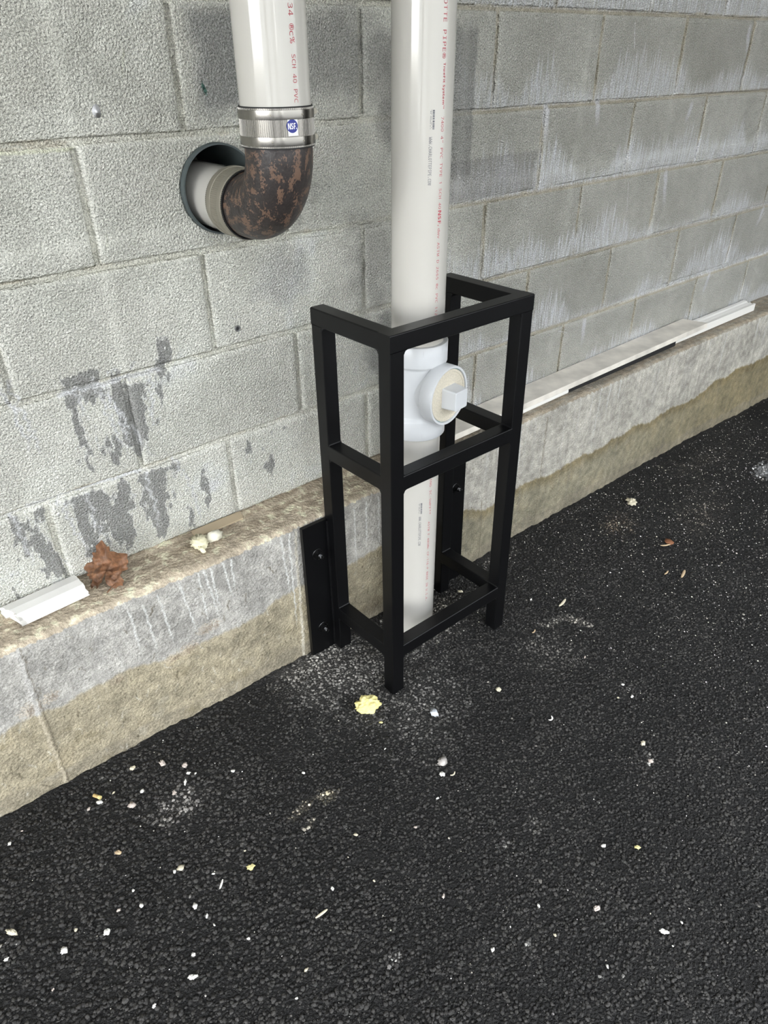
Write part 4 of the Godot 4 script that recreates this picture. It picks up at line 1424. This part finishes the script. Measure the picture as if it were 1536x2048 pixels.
func lump(seed_: int, size: Vector3, rough: float, freq: float, rows := 14, cols := 20) -> ArrayMesh:
	# an irregular lump resting on y = 0
	var n := noise(seed_, 1.0, 3)
	var pts := PackedVector3Array()
	var tt := PackedVector2Array()
	for r in rows + 1:
		var th := PI * r / rows
		for c in cols + 1:
			var ph := TAU * c / cols
			var d := Vector3(sin(th) * cos(ph), cos(th), sin(th) * sin(ph))
			var k := 1.0 + rough * n.get_noise_3d(d.x * freq, d.y * freq, d.z * freq)
			var p := Vector3(d.x * size.x, d.y * size.y, d.z * size.z) * k * 0.5
			p.y += size.y * 0.38
			p.y = maxf(p.y, 0.0)
			pts.append(p)
			tt.append(Vector2.ZERO)
	var s := Shape.new()
	s.sheet(pts, cols + 1, tt, Vector3(0, 0, 1))
	for i in s.v.size():
		var p := s.v[i] - Vector3(0, size.y * 0.38, 0)
		if s.n[i].dot(p) < 0.0 or s.n[i].length() < 0.5: s.n[i] = p.normalized()
	var old := s.idx
	s.idx = PackedInt32Array()
	for k in range(0, old.size(), 3): s.tri_i(old[k], old[k + 1], old[k + 2])
	return s.done()

func build_ledge_things() -> void:
	# long flat board, lifted at its far end by the fluted piece
	var th := 0.0185
	var prof := PackedVector2Array([Vector2(0.006, 0), Vector2(0.095, 0), Vector2(0.0958, 0.001), Vector2(0.0958, th - 0.001), Vector2(0.095, th), Vector2(0.006, th)])
	var o := put("trim_board", slab(prof, 0.47, 1.975, 0.0150, 0.0400, 0.0, 0.25), M.trim)
	tag(o, "long flat off-white trim board lying on the ledge right of the guard", "board")
	# fluted strip, far end
	prof = PackedVector2Array([Vector2(0.010, 0.0), Vector2(0.062, 0.0), Vector2(0.062, 0.0295), Vector2(0.054, 0.0300), Vector2(0.050, 0.0255), Vector2(0.044, 0.0275), Vector2(0.038, 0.0300), Vector2(0.034, 0.0260), Vector2(0.028, 0.0280), Vector2(0.022, 0.0320), Vector2(0.010, 0.0335)])
	o = put("fluted_moulding", slab(prof, 1.83, 2.465, 0.003, 0.003), M.trim_white)
	tag(o, "fluted white moulding at the far end of the ledge, under the board's tip", "moulding")
	# the offcut that carries the near part of the board, its end showing below it
	prof = PackedVector2Array([Vector2(0.030, 0.0), Vector2(0.082, 0.0), Vector2(0.084, 0.004), Vector2(0.082, 0.0190), Vector2(0.030, 0.0190)])
	o = put("support_strip", slab(prof, 0.95, 1.172, 0.000, 0.0045, 0.0, 0.0), M.trim_white)
	tag(o, "short white strip under the long trim board, its cut end showing", "strip")
	# black strip added under the board to paint the gap's shade
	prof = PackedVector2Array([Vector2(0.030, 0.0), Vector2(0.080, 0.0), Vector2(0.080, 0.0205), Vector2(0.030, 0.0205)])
	o = put("gap_shade_strip", slab(prof, 1.18, 1.815, 0.003, 0.008), M.rubber_and_gap_shade)
	tag(o, "black strip added as the dark shade in the gap beneath the long trim board", "strip")

	# near moulding offcut, broken ends
	var t := thing("moulding_offcut", "short broken white moulding offcut on the ledge by the dry leaf", "moulding", Vector3(-0.455, 0.002, 0.05))
	var s := Shape.new()
	var xs := 26
	var out := PackedVector2Array([Vector2(0.066, 0.0), Vector2(0.070, 0.002), Vector2(0.0665, 0.0125), Vector2(0.0500, 0.0200), Vector2(0.030, 0.0215), Vector2(0.004, 0.0175), Vector2(0.0, 0.010), Vector2(0.004, 0.0)])
	var en := noise(77, 1.0, 2)
	var pts := PackedVector3Array()
	var tt := PackedVector2Array()
	var ring := PackedVector2Array()
	for k in out.size():
		for q in 4: ring.append(out[k].lerp(out[(k + 1) % out.size()], [0.02, 0.34, 0.66, 0.98][q]))
	for i in xs + 3:
		var e := clampi(i - 1, 0, xs)
		for k in ring.size() + 1:
			var p := ring[k % ring.size()]
			var jag := (0.006 * en.get_noise_2d(p.x * 90.0, p.y * 90.0) if e == 0 else 0.004 * en.get_noise_2d(p.x * 120.0 + 40.0, p.y * 90.0)) if (e == 0 or e == xs) else 0.0
			if e == 0: jag += 0.35 * (p.x - 0.035)
			var c := ring.size()
			var v := Vector3(lerpf(-0.078, 0.062, float(e) / xs) + jag, p.y, p.x - 0.045)
			if i == 0 or i == xs + 2: v = Vector3(v.x, 0.010, -0.010)
			pts.append(v)
			tt.append(Vector2(0, float(c)))
	s.sheet(pts, ring.size() + 1, tt, Vector3.UP)
	t.rotation.y = 0.06
	put("moulding", flat_shaded(s, Vector3(0, 0.010, -0.010)), M.trim_white, t)

	build_leaf()

	# lumps of foam and a wood shim
	o = put("wood_shim", slab(PackedVector2Array([Vector2(0.004, 0), Vector2(0.030, 0), Vector2(0.030, 0.004), Vector2(0.004, 0.007)]), -0.125, 0.005, 0.002, 0.002, 0.0, -0.3), M.shim)
	tag(o, "thin tan wood shim against the block wall behind the foam crumbs", "shim")
	var fo := thing("foam_crumb", "ragged pale yellow foam crumb on the ledge, left of the smooth white one", "foam", Vector3(-0.135, 0.002, 0.060))
	put("crumb", lump(3, Vector3(0.032, 0.026, 0.040), 0.75, 3.4, 26, 36), M.foam_cream, fo)
	var stub := put("tail", lump(8, Vector3(0.010, 0.012, 0.028), 0.5, 4.0, 10, 14), M.foam_cream, fo)
	stub.position = Vector3(-0.006, 0.0, 0.022)
	fo = thing("foam_crumb", "smooth rounded creamy white foam blob on the ledge below the block wall", "foam", Vector3(-0.098, 0.002, 0.060))
	put("crumb", lump(21, Vector3(0.042, 0.024, 0.026), 0.35, 1.6, 20, 28), M.foam_white, fo)

	# dried splash of white paint
	var sp := put("paint_splash", lump(61, Vector3(0.0130, 0.0014, 0.0190), 0.35, 1.6, 10, 18), M.white_print)
	sp.position = Vector3(-0.154, 0.855, 0.0014)
	sp.basis = Basis.from_euler(Vector3(PI / 2, 0, 0.15))
	tag(sp, "small oval splash of white paint on the block wall, upper left", "paint")

	# spent fixing in the wall
	var an := thing("wall_anchor", "small round grey metal anchor set in the block wall", "anchor", Vector3(0.0577, 0.4435, -0.001))
	s = Shape.new()
	var zx := Transform3D(Basis(Vector3.RIGHT, Vector3.BACK, Vector3.DOWN), Vector3.ZERO)
	s.lathe(PackedVector2Array([Vector2(0.0068, 0.0), Vector2(0.0068, 0.002), Vector2(0.0058, 0.003), Vector2(0.0042, 0.0026), Vector2(0.0038, 0.0)]), 24, zx)
	put("collar", s.done(), plain(c8(120, 120, 118), 0.5, 0.5), an)
	s = Shape.new()
	s.lathe(PackedVector2Array([Vector2(0.0038, 0.0004), Vector2(0.0022, 0.0004), Vector2(0.0020, 0.0016), Vector2(0.0, 0.0016)]), 18, zx)
	put("core", s.done(), plain(c8(52, 52, 52), 0.5, 0.3), an)

func flat_shaded(s: Shape, centre: Vector3) -> ArrayMesh:
	var f := Shape.new()
	for k in range(0, s.idx.size(), 3):
		var a := s.v[s.idx[k]]
		var b := s.v[s.idx[k + 1]]
		var c := s.v[s.idx[k + 2]]
		if (b - a).cross(c - a).length() < 1e-12: continue
		var mid := (a + b + c) / 3.0
		f.tri(a, b, c, Vector3(0.0, mid.y - centre.y, mid.z - centre.z) + Vector3(signf(mid.x) * (1.0 if absf(mid.x) > 0.06 and absf((b - a).cross(c - a).normalized().x) > 0.7 else 0.0), 0, 0))
	return f.done()

func build_leaf() -> void:
	var t := thing("dry_leaf", "crumpled brown dry leaf leaning on the wall beside the white offcut", "leaf", Vector3(-0.335, 0.002, 0.045))
	var n := noise(88, 1.0, 3)
	var lobes := func(a: float) -> float:
		# outline of a broad, five-lobed leaf; a = 0 is the tip
		var r := 0.88 + 0.13 * cos(a * 5.0) + 0.05 * cos(a * 11.0 + 0.6) + 0.035 * cos(a * 23.0)
		return r * (0.75 + 0.25 * cos(a * 0.5))
	for layer in 2:
		var pts := PackedVector3Array()
		var tt := PackedVector2Array()
		var rows := 22
		var cols := 120
		for r in rows + 1:
			for c in cols + 1:
				var a := TAU * c / cols - PI
				var q := float(r) / rows
				var p: Vector2 = Vector2(sin(a), cos(a)) * lobes.call(a) * q * 0.056
				# folds: ridges along the veins, curled rim, crumple
				var vein := absf(sin(a * 2.5)) * q * 0.008
				var h := vein + 0.020 * n.get_noise_2d(p.x * 14.0, p.y * 14.0) + 0.003 * n.get_noise_2d(p.x * 60.0, p.y * 60.0)
				h += 0.024 * pow(q, 2.5) * (0.3 + 0.9 * sin(a * 1.5 + 0.8))
				var v := Vector3(p.x, h - layer * 0.0005, -p.y)
				pts.append(v)
				tt.append(Vector2(q, a))
		var s := Shape.new()
		s.sheet(pts, cols + 1, tt, Vector3.UP if layer == 0 else Vector3.DOWN)
		var o := put("blade" if layer == 0 else "underside", s.done(), M.leaf, t)
		o.basis = Basis.from_euler(Vector3(0.75, -0.55, 0.15))
		o.position = Vector3(-0.004, 0.024, 0.0)
	var st := Shape.new()
	var from := Vector3(0.010, 0.010, 0.025)
	for k in 6:
		var p := from + Vector3(-0.006 * k, -0.0012 * k, 0.003 * k)
		st.lathe(PackedVector2Array([Vector2(0.0012, 0.0), Vector2(0.0010, 0.0075)]), 6, frame_y(p, p + Vector3(-0.006, -0.0012, 0.003)))
	put("stalk", st.done(), plain(c8(110, 74, 46), 0.7), t)

func frame_y(a: Vector3, b: Vector3) -> Transform3D:
	var f := frame_z(a, b, Vector3.FORWARD)
	return Transform3D(Basis(f.basis.x, f.basis.z, -f.basis.y), a)

# ------------------------------------------------------------------ crumbs on the asphalt
func build_debris() -> void:
	var cols := {
		"white": plain(c8(224, 222, 214), 0.8), "cream": plain(c8(202, 194, 170), 0.8), "pink": plain(c8(190, 178, 168), 0.85), "tan": plain(c8(182, 160, 128), 0.8),
		"yellow": plain(c8(206, 196, 140), 0.85), "grey": plain(c8(176, 170, 164), 0.8), "brown": plain(c8(120, 78, 50), 0.8), "pale": plain(c8(198, 202, 206), 0.5),
	}
	var kinds: Array[ArrayMesh] = []
	for k in 8: kinds.append(lump(100 + k * 7, Vector3(1.0, 0.55 + 0.06 * (k % 3), 0.70 + 0.08 * (k % 4)), 0.95, 2.1, 10, 14))
	var at := func(x: float, z: float) -> Vector3: return Vector3(x, ground(x) + 0.0004, z)
	# the big ones, each with a look of its own
	var o := put("foam_crumb", lump(31, Vector3(0.056, 0.034, 0.042), 0.55, 1.5, 28, 40), M.foam_yellow)
	o.position = at.call(0.078, 0.386)
	o.rotation.y = -0.4
	tag(o, "yellow foam lump on the asphalt in front of the guard's nearest leg", "foam")
	var own := [
		[0.072, 0.441, 0.008, "yellow", "foam_fleck", "tiny yellow foam fleck just below the big yellow lump", "foam"],
		[0.188, 0.502, 0.022, "pale", "stone_chip", "shiny pale grey chip right of the yellow foam lump", "stone"],
		[0.103, 0.618, 0.022, "grey", "stone_chip", "flat greyish pink chip trailing white crumbs, middle of the asphalt", "stone"],
		[0.365, 0.551, 0.014, "cream", "stone_chip", "oval cream chip on the asphalt right of the nearest leg", "stone"],
		[0.091, 1.037, 0.013, "pink", "stone_chip", "angular pinkish white chip alone in the lower right asphalt", "stone"],
		[0.148, 1.141, 0.016, "white", "stone_chip", "long crumbly white chip near the bottom right corner", "stone"],
		[1.409, 0.252, 0.040, "cream", "stone_chip", "large oval cream pebble on the far asphalt near the footing", "stone"],
		[-0.687, 0.474, 0.012, "white", "stone_chip", "white chip with a smaller sliver beside it, bottom left", "stone"],
		[-0.539, 0.358, 0.012, "tan", "stone_chip", "diamond-shaped pinkish tan chip on the left asphalt", "stone"],
		[-0.522, 0.224, 0.012, "white", "stone_chip", "white chip touching the cigarette end by the footing", "stone"],
		[-0.442, 0.256, 0.009, "white", "stone_chip", "white chip right of the cigarette end, small and oval", "stone"],
		[-0.341, 0.254, 0.013, "pink", "stone_chip", "blocky pinkish white chip near the footing, right of two others", "stone"],
		[-0.377, 0.217, 0.016, "pink", "stone_chip", "ragged brownish pink chip nearest the footing", "stone"],
		[-0.433, 0.187, 0.012, "cream", "stone_chip", "creamy chip close to the footing, above the cigarette end", "stone"],
		[-0.392, 0.304, 0.010, "pink", "stone_chip", "squarish pink chip below the cluster by the footing", "stone"],
		[-0.473, 0.275, 0.014, "pink", "stone_chip", "ragged pink and brown chip at the edge of the pale dusty patch", "stone"],
		[-0.361, 0.295, 0.014, "white", "stone_chip", "oblong crumbly white chip below the pinkish pair", "stone"],
		[-0.474, 0.552, 0.011, "white", "stone_chip", "bright white chip amid fine white splinters, lower left", "stone"],
		[-0.549, 0.487, 0.008, "white", "stone_chip", "oval white chip left of a smaller one, lower left", "stone"],
		[-0.617, 0.492, 0.012, "white", "stone_chip", "jagged white chip with a tail, lower left", "stone"],
		[-0.747, 0.384, 0.022, "cream", "stone_chip", "long cream chip at the left edge of the asphalt", "stone"],
		[-0.536, 0.660, 0.016, "white", "stone_chip", "long white splinter-shaped chip near the bottom left", "stone"],
		[-0.356, 0.552, 0.014, "yellow", "leaf_scrap", "small yellow leaf scrap on the lower left asphalt", "leaf"],
		[-0.460, 0.467, 0.014, "cream", "leaf_scrap", "small cream leaf scrap with a white crumb beside it", "leaf"],
		[0.257, 1.017, 0.011, "yellow", "foam_fleck", "yellow fleck on the right asphalt beside a white chip", "foam"],
		[0.208, 0.971, 0.009, "white", "stone_chip", "round white chip left of the yellow fleck, right asphalt", "stone"],
		[1.289, 0.473, 0.030, "brown", "leaf_scrap", "brown crumpled leaf scrap on the far right asphalt", "leaf"],
		[0.080, 0.640, 0.012, "white", "stone_chip", "white crumbs joined to the flat pinkish chip", "stone"],
		[0.573, 0.215, 0.016, "cream", "stone_chip", "pale oblong chip on the ground inside the guard", "stone"],
		[0.494, 0.879, 0.013, "cream", "stone_chip", "creamy white lump on the right asphalt beside a white splash", "stone"],
	]
	var i := 0
	for d in own:
		o = put(d[4], kinds[i % 8], cols[d[3]])
		i += 1
		o.position = at.call(d[0], d[1])
		o.rotation.y = rng.randf_range(-3.0, 3.0)
		var flat := 0.5 if d[6] == "leaf" else 1.0
		o.scale = Vector3(d[2], d[2] * 0.8 * flat, d[2] * (0.5 if "long" in d[5] or "oblong" in d[5] else 0.95))
		tag(o, d[5], d[6])
	# thin curls and splinters
	for d in [[0.764, 0.443, 0.042, "wood_shaving", "thin curled tan shaving right of the guard", 0.3, "cream", 0.2], [0.602, 0.470, 0.018, "wood_shaving", "short curled tan shaving near the guard's right front leg", 0.9, "tan", 0.2],
			[1.262, 0.476, 0.036, "wood_shaving", "curled tan shaving beside the brown leaf scrap", 0.5, "tan", -0.5], [0.098, 0.657, 0.016, "wood_shaving", "small curled cream shaving beside the flat pinkish chip", 1.6, "cream", 0.0],
			[0.390, 0.698, 0.020, "wood_shaving", "white curl shaped like a letter C, middle right", 2.6, "white", 0.2], [-0.304, 0.715, 0.026, "wood_splinter", "straight tan wood splinter at the bottom of the asphalt", 0.05, "cream", -0.05],
			[-0.416, 0.547, 0.019, "wood_splinter", "thin white straight splinter on the lower left asphalt", 0.1, "white", 0.75], [1.164, 0.595, 0.045, "wood_splinter", "long thin tan twig on the far right asphalt", 0.1, "tan", 0.3], [1.129, 0.559, 0.026, "wood_splinter", "short tan twig left of the long one, far right", 0.4, "tan", 0.1]]:
		var s := Shape.new()
		var pts := PackedVector3Array()
		var tt := PackedVector2Array()
		var bend: float = maxf(d[5], 0.05)
		var rad: float = d[2] / bend
		for r in 15:
			var q := r / 14.0 - 0.5
			var wdt: float = d[2] * 0.09 * (1.0 - pow(absf(q) * 2.0, 3.0) * 0.7) + 0.0004
			for c in 7:
				var a := TAU * c / 6.0
				var rr := rad + cos(a) * wdt
				pts.append(Vector3(sin(q * bend) * rr, 0.0022 + sin(a) * wdt * 0.5 + 0.003 * absf(q) * minf(bend, 1.0), cos(q * bend) * rr - rad))
				tt.append(Vector2.ZERO)
		s.sheet(pts, 7, tt, Vector3.UP)
		o = put(d[3], flat_tube(s), cols[d[6]])
		o.position = at.call(d[0], d[1])
		o.rotation.y = d[7]
		tag(o, d[4], "shaving" if d[3] == "wood_shaving" else "splinter")
	# cigarette end by the footing
	var t := thing("cigarette_end", "crushed tan cigarette end lying by the footing, lower left", "cigarette", at.call(-0.521, 0.209) + Vector3(0, 0.0045, 0))
	var sh := Shape.new()
	sh.lathe(PackedVector2Array([Vector2(0.0, -0.009), Vector2(0.0034, -0.009), Vector2(0.0038, -0.007), Vector2(0.0036, 0.004), Vector2(0.0040, 0.009), Vector2(0.0030, 0.0095), Vector2(0.0, 0.009)]), 14, Transform3D(Basis(Vector3.RIGHT, Vector3.BACK, Vector3.DOWN), Vector3.ZERO))
	put("filter", sh.done(), plain(c8(172, 148, 96), 0.85), t)
	sh = Shape.new()
	sh.lathe(PackedVector2Array([Vector2(0.0040, 0.004), Vector2(0.0041, 0.0096), Vector2(0.0030, 0.0101), Vector2(0.0, 0.0098)]), 14, Transform3D(Basis(Vector3.RIGHT, Vector3.BACK, Vector3.DOWN), Vector3.ZERO))
	put("paper", sh.done(), plain(c8(206, 190, 128), 0.85), t)
	t.rotation.y = 0.5
	# alike small chips
	var small := [[-0.345, 0.277], [-0.333, 0.288], [-0.490, 0.220], [-0.267, 0.336], [-0.668, 0.187], [-0.696, 0.200], [-0.472, 0.466], [-0.346, 0.516], [-0.549, 0.450], [-0.585, 0.468], [-0.466, 0.582], [-0.464, 0.605], [-0.658, 0.452], [-0.517, 0.627], [-0.724, 0.525], [-0.605, 0.658],
		[-0.429, 0.666], [-0.156, 0.631], [0.029, 0.506], [-0.052, 0.697], [0.030, 0.677], [-0.151, 0.440], [-0.190, 0.729], [-0.260, 0.690], [-0.109, 0.836], [-0.110, 0.961], [-0.057, 0.955], [-0.381, 0.775], [-0.419, 0.801], [0.464, 0.918], [0.189, 1.153], [0.013, 0.964],
		[-0.006, 1.017], [0.021, 1.109], [0.628, 0.620], [0.619, 0.742], [0.602, 0.780], [0.572, 0.760], [0.706, 0.373], [-0.546, 0.225], [-0.769, 0.424], [-0.417, 0.518]]
	for d in small:
		var r := rng.randf_range(0.0045, 0.0085) * (1.35 if d[0] > 0.4 else 1.0)
		o = put("stone_chip", kinds[i % 8], cols[["white", "white", "cream", "white", "pink"][i % 5]])
		i += 1
		o.position = at.call(d[0], d[1])
		o.rotation.y = rng.randf_range(-3.0, 3.0)
		o.scale = Vector3(r, r * 0.8, r * rng.randf_range(0.6, 1.0))
		tag(o, "tiny pale stone chip scattered loose on the black asphalt", "stone", "tiny pale chips on the asphalt")
	# grit too fine to count
	var mm := MultiMesh.new()
	mm.transform_format = MultiMesh.TRANSFORM_3D
	mm.use_colors = true
	mm.mesh = lump(900, Vector3.ONE, 0.6, 1.5, 4, 6)
	var places: Array[Transform3D] = []
	var tints: Array[Color] = []
	var cn := noise(51, 1.0, 2)
	while places.size() < 6000:
		var x := rng.randf_range(-0.95, 2.9)
		var z := rng.randf_range(0.13, 1.42)
		var far := smoothstep(0.3, 1.3, x)
		var p := 0.15 + 0.8 * far + 0.8 * maxf(0.0, cn.get_noise_2d(x * 4.0, z * 4.0))
		if Vector2(x - 0.35, z - 0.25).length() < 0.2: p += 0.3
		if z < face_z(x) + 0.01 or rng.randf() > p: continue
		var r := 0.0010 + 0.0026 * pow(rng.randf(), 3.0) + 0.0014 * far
		places.append(Transform3D(Basis.from_euler(Vector3(0, rng.randf() * TAU, 0)).scaled(Vector3(r, r * 0.7, r * rng.randf_range(0.6, 1.4))), Vector3(x, ground(x) + 0.0006, z)))
		var g := rng.randf_range(0.18, 0.7)
		tints.append(Color(g, g * rng.randf_range(0.90, 0.99), g * rng.randf_range(0.75, 0.95)))
	mm.instance_count = places.size()
	for k in places.size():
		mm.set_instance_transform(k, places[k])
		mm.set_instance_color(k, tints[k])
	var mi := MultiMeshInstance3D.new()
	mi.name = "grit"
	mi.multimesh = mm
	var gm := plain(Color.WHITE, 0.85)
	gm.vertex_color_use_as_albedo = true
	mi.material_override = gm
	add_child(mi)
	tag(mi, "fine pale grit sprinkled over the black asphalt", "grit", "", "stuff")

func flat_tube(s: Shape) -> ArrayMesh:
	return s.done()
